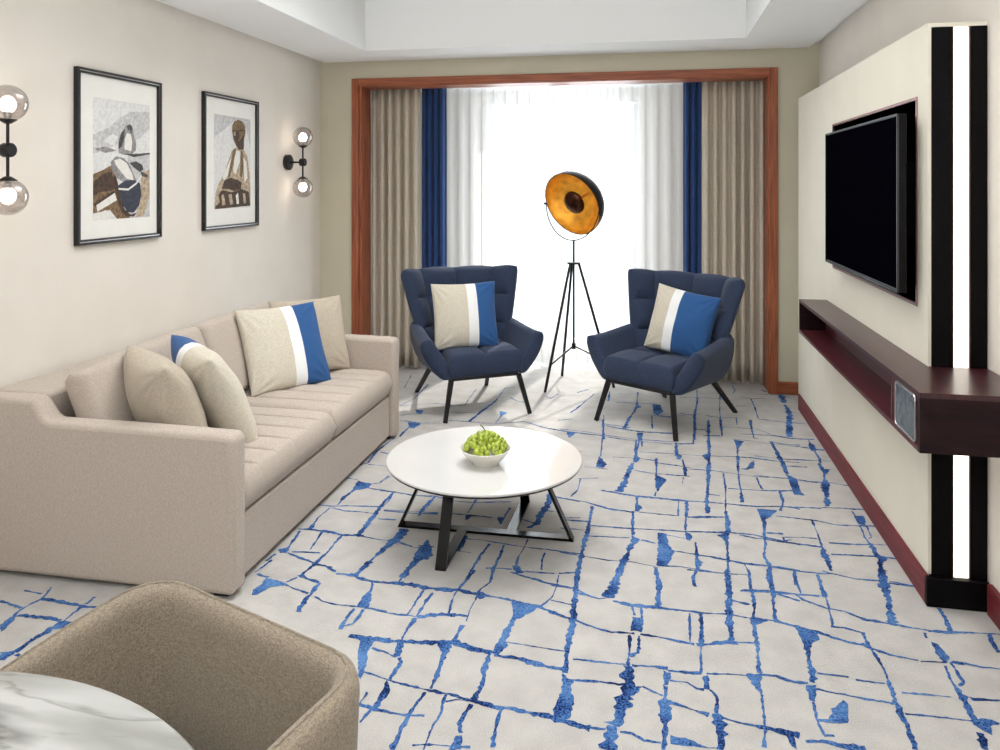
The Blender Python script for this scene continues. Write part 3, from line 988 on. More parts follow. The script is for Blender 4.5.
# skirtings
b = NB(); box(b, FX1+0.001, XR, YB-0.02, YB, 0, 0.095)
struct('baseboard_back', b, M_frame_x, bevel=0.004)
struct('baseboard_left', box(NB(), XL, XL+0.018, YR, YB-0.02, 0, 0.095), M_frame, bevel=0.004)
b = NB(); box(b, XR-0.02, XR, YR, 3.19, 0, 0.115)
struct('baseboard_right', b, M_trim_red, bevel=0.004)

# ------------------------------------------------------------------ media wall: raised panel, dark end column with the light strip
PX, PY0, PY1, PZ = 1.037, 3.235, 5.90, 2.215
pn = thing('wall_panel', 'cream padded media wall panel with a dark end column behind the television', 'wall panel', (PX, 4.5, 0))
def loc(o, p): return o
NY0, NY1, NZ0, NZ1 = 3.36, 4.804, 1.127, 1.934
off = Vector((-PX, -4.5, 0))
def shifted(bm, v=off):
    bmesh.ops.translate(bm, verts=bm.verts, vec=v); return bm
b = NB()
# boards around the television niche, with a fine joint between the sheets
jy = 4.80
box(b, PX, XR-0.001, jy+0.004, PY1, 0.0, PZ)
obj('panel_board', shifted(b), M_panel, pn, bevel=0.004)
b = NB()
box(b, PX, XR-0.001, PY0+0.02, NY0, 0, PZ); box(b, PX, XR-0.001, NY0, jy, 0, NZ0); box(b, PX, XR-0.001, NY0, jy, NZ1, PZ)
box(b, XR-0.03, XR-0.001, NY0, jy, NZ0, NZ1)
obj('panel_board', shifted(b), M_panel, pn, smooth=False)
b = NB(); box(b, PX+0.004, XR-0.001, jy-0.001, jy+0.005, 0, PZ-0.002)
obj('joint', shifted(b), M_drape, pn, smooth=False)
# niche lining and metal rim
b = NB(); t = 0.012
box(b, PX-0.004, PX+0.18, NY0-t, NY0, NZ0-t, NZ1+t); box(b, PX-0.004, PX+0.18, NY1, NY1+t*0.5, NZ0-t, NZ1+t)
box(b, PX-0.004, PX+0.18, NY0, NY1, NZ1, NZ1+t); box(b, PX-0.004, PX+0.18, NY0, NY1, NZ0-t, NZ0)
obj('niche_rim', shifted(b), mat('rose_metal_rim', (150, 112, 110), 0.28, 0.7, noise_scale=20, noise_amt=0.06), pn, smooth=False, label='rose metal rim')
b = NB(); t2 = 0.006
box(b, PX+0.004, PX+0.179, NY0, NY0+t2, NZ0, NZ1); box(b, PX+0.004, PX+0.179, NY1-t2, NY1, NZ0, NZ1)
box(b, PX+0.004, PX+0.179, NY0+t2, NY1-t2, NZ1-t2, NZ1); box(b, PX+0.004, PX+0.179, NY0+t2, NY1-t2, NZ0, NZ0+t2)
box(b, PX+0.172, PX+0.180, NY0+t2, NY1-t2, NZ0+t2, NZ1-t2)
obj('niche_lining', shifted(b), M_screen, pn, smooth=False)
obj('base_trim', shifted(box(NB(), PX-0.012, PX, PY0-0.012, PY1-0.06, 0, 0.112)), M_trim_red, pn, bevel=0.003, label='red mahogany base trim')
# end column: cream edge, ebony channel, two light strips recessed in it
b = NB()
box(b, PX, PX+0.012, PY0-0.003, PY0+0.02, 0.112, PZ-0.002); box(b, PX+0.012, XR-0.001, PY0-0.003, PY0+0.02, 2.198, PZ-0.002)
obj('edge_band', shifted(b), M_panel, pn, smooth=False)
LX0, LX1 = 1.127, 1.182
b = NB()
box(b, PX+0.012, LX0-0.004, PY0-0.004, PY0+0.02, 0.0, 2.197); box(b, LX1+0.004, XR-0.002, PY0-0.004, PY0+0.02, 0.0, 2.197)
obj('column_face', shifted(b), M_ebony, pn, smooth=False)
b = NB(); box(b, LX0-0.004, LX0, PY0-0.002, PY0+0.02, 0.10, 2.197); box(b, LX1, LX1+0.004, PY0-0.002, PY0+0.02, 0.10, 2.197)
obj('channel_lip', shifted(b), wood('warm_brown_lip', (60, 30, 18), (92, 50, 30), 'Z'), pn, smooth=False)
obj('light_strip', shifted(box(NB(), LX0, LX1, PY0+0.006, PY0+0.02, 0.90, 2.194)), M_glow, pn, smooth=False, label='lit upper light strip')
obj('light_strip', shifted(box(NB(), LX0, LX1, PY0+0.006, PY0+0.02, 0.105, 0.73)), M_glow, pn, smooth=False, label='lit lower light strip')
obj('plinth', shifted(box(NB(), PX-0.012, XR-0.002, PY0-0.03, PY0-0.003, 0, 0.108)), M_ebony, pn, bevel=0.003)

# floating console under the television
CX, CY0, CY1, CZ0, CZ1 = 0.878, 2.815, 4.97, 0.704, 0.905
cs = thing('media_console', 'long floating dark mahogany console shelf under the television', 'console', (CX, 3.9, CZ0))
off = Vector((-CX, -3.9, -CZ0))
t = 0.018; dy = 3.225; sy = 3.16   # solid end block, grille bay
b = NB()
PW = PX-0.001
box(b, CX, XR-0.001, CY0, PY0-0.032+0.026, CZ1-t, CZ1)            # top, wraps the column
box(b, CX, PW, PY0-0.006, CY1, CZ1-t, CZ1)
obj('top', shifted(b, off), M_mahog, cs, smooth=False)
b = NB()
box(b, CX, XR-0.001, CY0+t, PY0-0.006, CZ0, CZ0+t); box(b, CX, PW, PY0-0.006, CY1, CZ0, CZ0+t)
obj('bottom', shifted(b, off), M_mahog_red, cs, smooth=False)
obj('end_panel', shifted(box(NB(), CX, XR-0.001, CY0, CY0+t, CZ0, CZ1-t), off), M_mahog_x, cs, smooth=False)
obj('end_panel', shifted(box(NB(), CX, PW, CY1-t, CY1, CZ0+t, CZ1-t), off), M_mahog_x, cs, smooth=False)
obj('divider', shifted(box(NB(), CX+0.002, PW, 3.12, 3.12+t, CZ0+t, CZ1-t), off), M_mahog_red, cs, smooth=False)
obj('back_panel', shifted(box(NB(), PW-0.012, PW, 3.12+t, CY1-t, CZ0+t, CZ1-t), off), M_mahog_red, cs, smooth=False)
b = NB(); box(b, CX+0.004, CX+0.02, CY0+t, 3.12, CZ0+t, CZ1-t)
obj('fascia', shifted(b, off), M_mahog_red, cs, smooth=False)
b = NB(); box(b, CX-0.001, CX+0.004, 2.862, 3.072, CZ0+0.024, CZ1-0.026)
g = obj('connection_plate', shifted(b, off), mat('smoked_grey_plate', (104, 114, 122), 0.25, 0.3, noise_scale=30, noise_amt=0.15), cs, bevel=0.006, label='smoked grey plate with rounded metal edge')
b = NB()
y0, y1, z0, z1 = 2.858, 3.076, CZ0+0.021, CZ1-0.023; r = 0.02
pts = []
for cx_, cz_, a0 in ((y1-r, z1-r, 0), (y0+r, z1-r, 90), (y0+r, z0+r, 180), (y1-r, z0+r, 270)):
    for k in range(5):
        a = math.radians(a0+k*22.5); pts.append((CX, cx_+r*math.cos(a), cz_+r*math.sin(a)))
tube(b, pts, 0.0035, 6, closed=True)
obj('plate_rim', shifted(b, off), M_chrome, cs)

# television, standing proud of its niche
tv = thing('television', 'large black flat television on the cream media wall', 'television', (0.95, 4.0, 1.5))
off = Vector((-0.95, -4.0, -1.5))
TY0_, TY1_, TZ0, TZ1 = 3.305, 4.585, 1.172, 1.876
TX = 0.95
obj('housing', shifted(box(NB(), TX+0.004, TX+0.035, TY0_, TY1_, TZ0, TZ1), off), mat('black_plastic', (8, 8, 10), 0.4, spec=0.15, noise_scale=60, noise_amt=0.1), tv, bevel=0.003)
obj('screen', shifted(box(NB(), TX, TX+0.0045, TY0_+0.010, TY1_-0.010, TZ0+0.016, TZ1-0.010), off), M_screen, tv, smooth=False)
b = NB(); e = 0.004
for y0, y1, z0, z1 in ((TY0_-0.001, TY0_+e, TZ0, TZ1), (TY1_-e, TY1_+0.001, TZ0, TZ1), (TY0_+e, TY1_-e, TZ1-e, TZ1+0.001), (TY0_+e, TY1_-e, TZ0-0.001, TZ0+e)):
    box(b, TX-0.002, TX+0.006, y0, y1, z0, z1)
obj('bezel', shifted(b, off), M_gunmetal, tv, smooth=False, label='thin grey metal bezel')
obj('mount', shifted(box(NB(), TX+0.034, PX+0.178, 3.8, 4.2, 1.35, 1.7), off), M_black, tv, smooth=False)
# ------------------------------------------------------------------ curtains
def curtain(name, x0, x1, y, z0, z1, folds, amp, m, label, cat, group=None, seed=1, gather=0.5, nz=14, per=14, th=0.003):
    rnd = random.Random(seed); n = folds*per
    ph = [rnd.uniform(-0.5, 0.5) for _ in range(folds+2)]; am = [rnd.uniform(0.65, 1.25) for _ in range(folds+2)]
    sw = [rnd.uniform(-1, 1) for _ in range(folds+2)]
    bm = NB(); rows = []
    xc = (x0+x1)/2
    for j in range(nz+1):
        t = j/nz; z = z0+(z1-z0)*t; row = []
        for i in range(n+1):
            s = i/n*folds; k = int(min(s, folds-1e-6)); f = s-k; kk = smooth01(f)
            p_ = lerp(ph[k], ph[k+1], kk); a_ = lerp(am[k], am[k+1], kk); w_ = lerp(sw[k], sw[k+1], kk)
            A = amp*a_*(1-0.45*smooth01((t-0.75)/0.25)*gather)
            c = math.cos(2*PI*s+p_)
            yy = y+A*(abs(c)**0.8*(1 if c > 0 else -1))+0.006*math.sin(9*t+3*s)*(1-t)
            xx = x0+(x1-x0)*i/n+0.25*(x1-x0)/folds*math.sin(4*PI*s+p_)*0.3+0.012*w_*(1-t)*math.sin(PI*min(1, (i/n)*4))*math.sin(PI*min(1, (1-i/n)*4))
            row.append(bm.verts.new((xx-xc, yy-y, z-z0)))
        rows.append(row)
    for A, B in zip(rows, rows[1:]):
        for i in range(n): bm.faces.new((A[i], A[i+1], B[i+1], B[i]))
    o = obj(name, bm, m, angle=80, recalc=False); o.location = (xc, y, z0)
    if th:
        s = o.modifiers.new('thickness', 'SOLIDIFY'); s.thickness = th; s.offset = 0
    return tag(o, label, cat, group)

ZH = 2.444
curtain('drape', -2.414, -1.965, 6.50, 0.015, ZH, 6, 0.042, M_drape, 'beige drape hanging at the left end of the curtain alcove', 'curtain', 'pleated drapes', 3)
curtain('drape', -1.980, -1.760, 6.595, 0.015, ZH, 4, 0.030, M_blue, 'blue drape on the left, between the beige drape and the white sheer', 'curtain', 'pleated drapes', 5)
curtain('drape', 0.262, 0.425, 6.595, 0.015, ZH, 3, 0.028, M_blue, 'blue drape on the right, between the white sheer and the beige drape', 'curtain', 'pleated drapes', 8)
curtain('drape', 0.405, 0.895, 6.49, 0.015, ZH, 7, 0.042, M_drape, 'beige drape hanging at the right end of the curtain alcove', 'curtain', 'pleated drapes', 11)
curtain('sheer_curtain', -1.86, -0.80, 6.70, 0.01, ZH, 10, 0.022, M_sheer, 'white sheer curtain over the left window pane, behind the left armchair', 'curtain', 'sheer curtains over the window', 21, th=0, per=20)
curtain('sheer_curtain', -0.83, 0.36, 6.75, 0.01, ZH, 11, 0.022, M_sheer, 'white sheer curtain over the right window pane, behind the floor lamp', 'curtain', 'sheer curtains over the window', 22, th=0, per=20)
rail = thing('curtain_rail', 'white curtain rail under the alcove ceiling', 'curtain rail', (-0.75, 6.6, ZH))
b = NB()
for yy in (6.50, 6.595, 6.70): box(b, AX0+0.005-(-0.75), AX1-0.005+0.75, yy-6.6-0.010, yy-6.6+0.010, 0.003, 0.0155)
obj('track', b, M_white, rail, smooth=False)

# ------------------------------------------------------------------ sofa
so = thing('sofa', 'long beige upholstered sofa with channelled seat cushions along the left wall', 'sofa', (-2.15, 3.74, 0))
so_off = Vector((2.15, -3.74, 0))
SY0, SY1 = 2.735, 4.755
def prism_y(bm, prof, y0, y1):
    A = [bm.verts.new((x, y0, z)) for x, z in prof]; B = [bm.verts.new((x, y1, z)) for x, z in prof]
    bm.faces.new(A[::-1]); bm.faces.new(B); n = len(A)
    for i in range(n): bm.faces.new((A[i], A[(i+1) % n], B[(i+1) % n], B[i]))
    return bm
def arm_profile():
    p = [(-2.755, 0.018), (-2.755, 0.728), (-2.475, 0.728)]
    for k in range(1, 9):
        t = k/8; p.append((lerp(-2.475, -2.375, t), lerp(0.728, 0.640, t-0.10*math.sin(2*PI*t))))
    p.append((-2.0, 0.638))
    r = 0.035
    for k in range(0, 5):
        a = PI/2-k*PI/8; p.append((-1.575-r+r*math.cos(a)+0.005, 0.632-r+r*math.sin(a)))
    p.append((-1.570, 0.018))
    return p
for y0, y1 in ((SY0, SY0+0.105), (SY1-0.105, SY1)):
    b = prism_y(NB(), arm_profile(), y0, y1)
    obj('armrest', shifted(b, so_off), M_sofa, so, bevel=0.022, angle=50)
b = box(NB(), -2.75, -1.603, SY0+0.106, SY1-0.106, 0.024, 0.275)
obj('base', shifted(b, so_off), M_sofa, so, bevel=0.012)
b = box(NB(), -2.752, -2.475, SY0+0.106, SY1-0.106, 0.276, 0.727)
obj('back_frame', shifted(b, so_off), M_sofa, so, bevel=0.02)
for x in (-2.70, -1.64):
    for y in (SY0+0.06, SY1-0.06):
        obj('foot', shifted(box(NB(), x-0.03, x+0.03, y-0.03, y+0.03, 0, 0.022), so_off), M_blackp, so, bevel=0.003)
yi0, yi1 = SY0+0.108, SY1-0.108; ym = (yi0+yi1)/2+0.02
def seat_cushion(y0, y1):
    def mid(a, t): return (lerp(-2.45, -1.578, a), lerp(y0, y1, t), 0.359+0.006*math.sin(PI*a)*0.6)
    def q(a, t):
        s = t*6; d = abs(s-round(s))
        g = 0.0 if round(s) in (0, 6) else -0.026*math.exp(-(d/0.048)**2)
        puff = 0.010*math.sin(PI*(s % 1))
        f = 1-smooth01((a-0.90)/0.07)
        return (g+puff)*f+0.010*math.sin(PI*t)*(1-a*0.3)
    b = shell(NB(), mid, lambda a, t: 0.076, 30, 300, quilt_in=q, k=0.35, edge=(0.05, 0.045))
    return obj('seat_cushion', shifted(b, so_off), M_sofa, so, angle=80)
seat_cushion(yi0, ym-0.002); seat_cushion(ym+0.002, yi1)
def back_cushion(y0, y1, drop=0.0):
    def mid(a, t): return (lerp(-2.235, -2.385, t)+0.0*a, lerp(y0, y1, a), lerp(0.442, 0.846-drop*(1-a)**1.5, t)+0.012*math.sin(PI*a)*t)
    def q(a, t): return 0.016*math.sin(PI*a)**0.6*math.sin(PI*min(1, t*1.05))**0.6
    b = shell(NB(), mid, lambda a, t: 0.066, 40, 24, quilt_in=q, k=0.7, edge=(0.05, 0.09))
    return obj('back_cushion', shifted(b, so_off), M_sofa, so, angle=80)
back_cushion(yi0+0.012, 3.735, 0.045); back_cushion(3.742, yi1-0.004)

# ------------------------------------------------------------------ scatter cushions
def cushion(size, T, m, label, loc, yaw, tilt, roll=0, group='scatter cushions', seed=0, n=40):
    rnd = random.Random(seed); bm = NB(); P = {}; Q = {}
    us = [-math.cos(PI*i/n)*0.5+(-1+2*i/n)*0.5 for i in range(n+1)]
    ox, oy = rnd.uniform(0, 50), rnd.uniform(0, 50)
    for i, u in enumerate(us):
        for j, v in enumerate(us):
            x = u*size/2*(1-0.055*(1-v*v)); z = v*size/2*(1-0.055*(1-u*u))
            h = T/2*((1-u*u)*(1-v*v))**0.42
            # creases fan out of the corners
            r = math.hypot(1-abs(u), 1-abs(v)); ang = math.atan2(1-abs(v), 1-abs(u)+1e-6)
            cr = 0.0045*math.sin(ang*14+ox)*math.exp(-((r-0.35)/0.28)**2)*min(1, h/0.02)
            w1 = 0.005*noise.noise(Vector((u*2.5+ox, v*2.5+oy, 0)))*min(1, h/0.03)
            w2 = 0.005*noise.noise(Vector((u*2.5+oy, v*2.5+ox, 5)))*min(1, h/0.03)
            if i in (0, n) or j in (0, n):
                P[i, j] = Q[i, j] = bm.verts.new((x, 0, z))
            else:
                P[i, j] = bm.verts.new((x, -h-cr-w1, z)); Q[i, j] = bm.verts.new((x, h+cr+w2, z))
    for i in range(n):
        for j in range(n):
            bm.faces.new((P[i, j], P[i+1, j], P[i+1, j+1], P[i, j+1]))
            bm.faces.new((Q[i, j], Q[i, j+1], Q[i+1, j+1], Q[i+1, j]))
    o = obj('cushion', bm, m, angle=100)
    o.location = loc; o.rotation_euler = (-math.radians(tilt), math.radians(roll), math.radians(yaw))
    return tag(o, label, 'cushion', group)
M_str1 = striped('striped_cushion_linen', 0.52, 0.66)
M_str2 = striped('striped_cushion_linen_wide_blue', 0.33, 0.46)
cushion(0.48, 0.25, M_linen, 'plain beige cushion leaning in the near corner of the sofa', (-2.070, 3.050, 0.640), 143, 21, -2, 'sofa cushions', 1)
cushion(0.50, 0.21, M_str1, 'beige, white and blue cushion turned away, beside the near plain cushion', (-1.978, 3.276, 0.647), 141, 27, -4, 'sofa cushions', 2)
cushion(0.50, 0.16, M_str1, 'beige, white and blue striped cushion facing out from the far half of the sofa', (-2.070, 4.165, 0.664), 54, 26, 0, 'sofa cushions', 3)
cushion(0.47, 0.16, M_linen, 'plain beige cushion in the far corner of the sofa, behind the striped one', (-2.06, 4.49, 0.668), 47, 20, 0, 'sofa cushions', 4)

# ------------------------------------------------------------------ wing armchairs
def make_armchair(label, loc, rz):
    r_ = thing('armchair', label, 'armchair', loc, rz, 'navy wing armchairs')
    ex = 0.95
    def bmid(a, t):
        s = 2*a-1; th = s*PI/2*0.90
        w = lerp(0.285, 0.450, t**0.9); d = lerp(0.22, 0.235, t); yb = lerp(0.235, 0.405, t)
        x = w*math.copysign(abs(math.sin(th))**ex, s) if s else 0.0
        y = yb-d+d*abs(math.cos(th))**ex
        return (x, y, lerp(0.33, 0.955, t)+0.012*abs(s)**3*t+0.010*smooth01((t-0.6)/0.4)*abs(math.sin(PI*4*a)))
    def quilt(a, t):
        c = abs(math.sin(PI*4*a)); r = abs(math.sin(PI*3*t))
        g = 0.048*(c**0.5)*(r**0.5)-0.020
        return g
    b = shell(NB(), bmid, lambda a, t: 0.044, 96, 72, quilt_in=quilt, quilt_out=lambda a, t: 0.0, k=0.35, edge=(0.055, 0.08))
    obj('backrest', b, M_navy, r_, angle=80)
    for sx in (-1, 1):
        def amid(a, t):
            p = Vector((lerp(0.272, 0.250, a), lerp(0.24, -0.325, a), lerp(0.275, 0.278, a)))
            q = Vector((lerp(0.360, 0.430, a), lerp(0.235, -0.305, a), lerp(0.590, 0.548, smooth01(a*1.1))))
            v = p.lerp(q, t); v.x += 0.018*math.sin(PI*t)
            v.x *= sx
            return v
        def half(a, t): return lerp(0.050, 0.058, a)*(0.62+0.38*math.sin(PI*min(1, t*0.9+0.05))**0.7)
        b = shell(NB(), amid, half, 36, 28, k=0.6, edge=(0.06, 0.13))
        obj('armrest', b, M_navy, r_, angle=80)
    def smid(a, t):
        w = lerp(0.272, 0.250, t)
        return (lerp(-w, w, a), lerp(-0.345, 0.235, t), 0.357+0.012*math.sin(PI*t))
    def sq(a, t):
        g = -0.014*math.exp(-((a-0.5)/0.02)**2)-0.014*math.exp(-((t-0.5)/0.02)**2)
        g -= 0.014*math.exp(-(((a-0.5)**2+(t-0.5)**2)/0.0025))
        return g+0.014*abs(math.sin(2*PI*a))**0.5*abs(math.sin(2*PI*t))**0.5
    b = shell(NB(), smid, lambda a, t: 0.078, 56, 56, quilt_in=sq, k=0.4, edge=(0.06, 0.05))
    obj('seat', b, M_navy, r_, angle=80)
    obj('seat_frame', box(NB(), -0.245, 0.245, -0.325, 0.235, 0.262, 0.282), M_black, r_, bevel=0.004)
    for sx in (-1, 1):
        obj('leg', bar(NB(), (0.246*sx, -0.31, 0.272), (0.308*sx, -0.37, 0.0), 0.034, 0.022, (0, 1, 0), 0.026, 0.018), M_black, r_, smooth=False)
        obj('leg', bar(NB(), (0.225*sx, 0.215, 0.272), (0.285*sx, 0.455, 0.0), 0.034, 0.022, (0, 1, 0), 0.026, 0.018), M_black, r_, smooth=False)
    return r_
make_armchair('navy tufted wing armchair on the left, nearer the sofa', (-1.286, 5.527, 0), math.radians(32))
make_armchair('navy tufted wing armchair on the right, nearer the media wall', (0.095, 5.446, 0), math.radians(-33))
cushion(0.47, 0.18, M_str1, 'striped cushion, mostly beige with a blue edge, on the left armchair', (-1.300, 5.405, 0.665), 25, 14, -1, 'armchair cushions', 5)
cushion(0.45, 0.18, M_str2, 'striped cushion, mostly blue with a beige end, tilted on the right armchair', (0.205, 5.425, 0.660), -24, 14, 9, 'armchair cushions', 6)

# ------------------------------------------------------------------ coffee table with the bowl of grapes
ct = thing('coffee_table', 'low round coffee table with glossy white top and crossed black legs', 'table', (-0.745, 3.475, 0))
obj('tabletop', lathe(NB(), [(0, 0.348), (0.440, 0.348), (0.444, 0.351), (0.444, 0.357), (0.441, 0.360), (0, 0.360)], n=96), M_tabletop, ct)
obj('under_top', lathe(NB(), [(0, 0.336), (0.428, 0.336), (0.438, 0.342), (0.438, 0.3478), (0, 0.3478)], n=96), M_black, ct)
def strip_frame(foot, inner, top_r, ends):
    """flat steel strip: bar on the carpet from foot to inner, leg leaning in, bar under the top back to inner"""
    p = Vector((foot[0], foot[1], 0)); q = Vector((inner[0], inner[1], 0)); L_ = (q-p).length; d = (q-p).normalized()
    s = Vector((-d.y, d.x, 0)); w = 0.046; t = 0.012; zt = 0.335; lean = 0.155
    b = NB()
    def slab(poly):
        A, B = [[p+d*x+Vector((0, 0, z))+s*side*w/2 for x, z in poly] for side in (-1, 1)]
        hexa(b, A, B)
    if ends == 2:
        slab([(0, 0), (L_, 0), (L_-0.005, t), (0.005, t)]); slab([(lean, zt-t), (L_-lean, zt-t), (L_-lean, zt), (lean, zt)])
        slab([(0, 0), (0.014, 0), (lean+0.014, zt), (lean, zt)]); slab([(L_-0.014, 0), (L_, 0), (L_-lean, zt), (L_-lean-0.014, zt)])
    else:
        e = 0.024
        slab([(0, 0), (L_-e, 0), (L_-e, t), (0.005, t)]); slab([(lean, zt-t), (L_-e, zt-t), (L_-e, zt), (lean, zt)])
        slab([(0, 0), (0.014, 0), (lean+0.014, zt), (lean, zt)])
    obj('leg_frame', b, M_table_black, ct, smooth=False)
cc = lambda x, y: (x+0.745, y-3.475)
strip_frame(cc(-1.161, 3.503), cc(-0.340, 3.505), 0, 2)
strip_frame(cc(-0.856, 3.119), cc(-0.850, 3.504), 0, 1)
strip_frame(cc(-0.620, 3.880), cc(-0.630, 3.504), 0, 1)

BX, BY, BZ = -0.722, 3.392, 0.3602
bowl = thing('bowl', 'white porcelain bowl holding the grapes on the coffee table', 'bowl', (BX, BY, BZ))
obj('bowl_body', lathe(NB(), [(0, 0.004), (0.052, 0.004), (0.055, 0), (0.060, 0), (0.062, 0.008), (0.085, 0.030), (0.108, 0.058), (0.114, 0.068), (0.111, 0.069), (0.104, 0.060), (0.082, 0.035), (0.056, 0.014), (0, 0.010)], n=64), M_bowl, bowl)
gr = thing('grape_bunch', 'bunch of green grapes heaped in the white bowl', 'grapes', (BX, BY, BZ+0.012))
rnd = random.Random(12)
def surf(x, y): return 0.060+0.060*max(0, 1-(math.hypot(x, y)/0.098)**2)
spots = []
tries = 0
while len(spots) < 99 and tries < 20000:
    tries += 1
    a = rnd.uniform(0, 2*PI); r = 0.094*math.sqrt(rnd.random()); x, y = r*math.cos(a), r*math.sin(a)
    zs = surf(x, y)-rnd.choice((0, 0, 0.002, 0.010, 0.018))
    if zs < 0.012+0.010 or (r > 0.066 and zs < 0.05): continue
    if all((x-p[0])**2+(y-p[1])**2+(zs-p[2])**2 > 0.0155**2 for p in spots): spots.append((x, y, zs))
gm = None
for x, y, z in spots:
    if gm is None:
        b = ball(NB(), (0, 0, 0), 0.0116, 14, 10, 1, 1, 1.15)
        g = obj('grape', b, M_grape, gr, angle=180); gm = g.data
    else:
        g = bpy.data.objects.new('grape', gm); COL.objects.link(g); g.parent = gr
    g.location = (x, y, z); s = rnd.uniform(0.92, 1.12); g.scale = (s, s, s*rnd.uniform(0.95, 1.1)); g.rotation_euler = (rnd.uniform(-0.6, 0.6), rnd.uniform(-0.6, 0.6), 0)
b = NB(); tube(b, [(0.004, 0, 0.095), (-0.002, 0.004, 0.130), (-0.014, 0.004, 0.146), (-0.024, 0.0, 0.155)], [0.0022, 0.0022, 0.0026, 0.0034], 8)
tube(b, [(-0.004, 0.004, 0.118), (0.012, 0.0, 0.120)], 0.0016, 6); tube(b, [(0, 0.002, 0.105), (-0.016, -0.006, 0.108)], 0.0016, 6)
obj('stem', b, M_stem, gr)

# ------------------------------------------------------------------ tripod floor lamp
LXc, LYc = -0.603, 6.195
fl = thing('floor_lamp', 'black tripod floor lamp with a gold lined dish between the armchairs', 'floor lamp', (LXc, LYc, 0))
feet = [(-0.797, 5.928), (-0.728, 6.48), (-0.285, 6.176)]
for fx, fy in feet:
    d = Vector((fx-LXc, fy-LYc, 0)); u = d.normalized()
    top = u*0.04+Vector((0, 0, 0.975))
    leg = obj('leg', tube(NB(), [top, d+Vector((0, 0, 0.004))], [0.0105, 0.0115], 10), M_black, fl)
    m = d*0.80+Vector((0, 0, 0.205)); 
    obj('brace', tube(NB(), [Vector((0, 0, 0.315)), m], 0.006, 8), M_black, fl)
obj('collar', lathe(NB(), [(0, 0.29), (0.016, 0.29), (0.016, 0.335), (0, 0.335)], n=20), M_black, fl)
b = NB(); lathe(b, [(0, 0.965), (0.052, 0.965), (0.052, 0.980), (0, 0.980)], n=24); obj('hub', b, M_black, fl)
obj('centre_pole', tube(NB(), [(0, 0, 0.30), (0, 0, 1.15)], 0.0085, 12), M_black, fl)
hd = Vector((-0.564, -0.826, 0)).normalized(); piv = Vector((-hd.y, hd.x, 0))   # heading of the dish, its pivot axis
nrm = (hd*math.cos(math.radians(23))+Vector((0, 0, -math.sin(math.radians(23))))).normalized()
C0 = Vector((-0.014, 0, 1.440)); R0 = 0.262
b = NB(); pts = []
for k in range(25):
    a = PI+PI*k/24; pts.append(C0+piv*(R0+0.012)*math.cos(a)+Vector((0, 0, 0.288*math.sin(a))))
tube(b, pts, 0.0045, 8); obj('yoke', b, M_black, fl)
upv = nrm.cross(piv).normalized(); Mx = Matrix((piv, upv, nrm)).transposed()
if Mx.determinant() < 0: Mx = Matrix((-piv, upv, nrm)).transposed()
prof = [(R0*math.sin(PI/2*k/16), -0.215*math.cos(PI/2*k/16)) for k in range(17)]
out = [(r*1.0+ (0.006 if r > 0 else 0), z-0.006*(1 if z < -0.01 else 0)) for r, z in prof]; out[0] = (0, out[0][1])
ds = obj('shade', lathe(NB(), out+[(R0+0.006, 0.004), (R0+0.001, 0.004), (R0+0.001, 0)], C0, 64, Mx), M_black, fl, recalc=False, angle=50)
b = lathe(NB(), prof, C0, 64, Mx)
obj('shade_lining', b, M_gold, ds, angle=80, label='gold leaf lining')
b = lathe(NB(), [(0, -0.205), (0.008, -0.205), (0.008, -0.08), (0, -0.08)], C0, 20, Mx); obj('socket', b, M_gold, ds)
b = ball(NB(), C0-nrm*0.062, 0.030, 20, 14, M=Mx); obj('bulb', b, M_bulb, ds, angle=180)
b = lathe(NB(), [(0.096*math.sin(PI/2*k/10), -0.035+0.055*math.cos(PI/2*k/10)) for k in range(11)]+[(0.092, -0.035)]+[(0.092*math.sin(PI/2*k/10), -0.035+0.05*math.cos(PI/2*k/10)) for k in range(10, -1, -1)], C0, 40, Mx)
obj('bulb_cap', b, M_bulb_cap, ds, label='dark bronze cap over the bulb')
for s in (-1, 1):
    b = NB(); tube(b, [C0+piv*s*(R0+0.002), C0+piv*s*(R0+0.03)], 0.010, 12); obj('pivot_knob', b, M_black, fl)

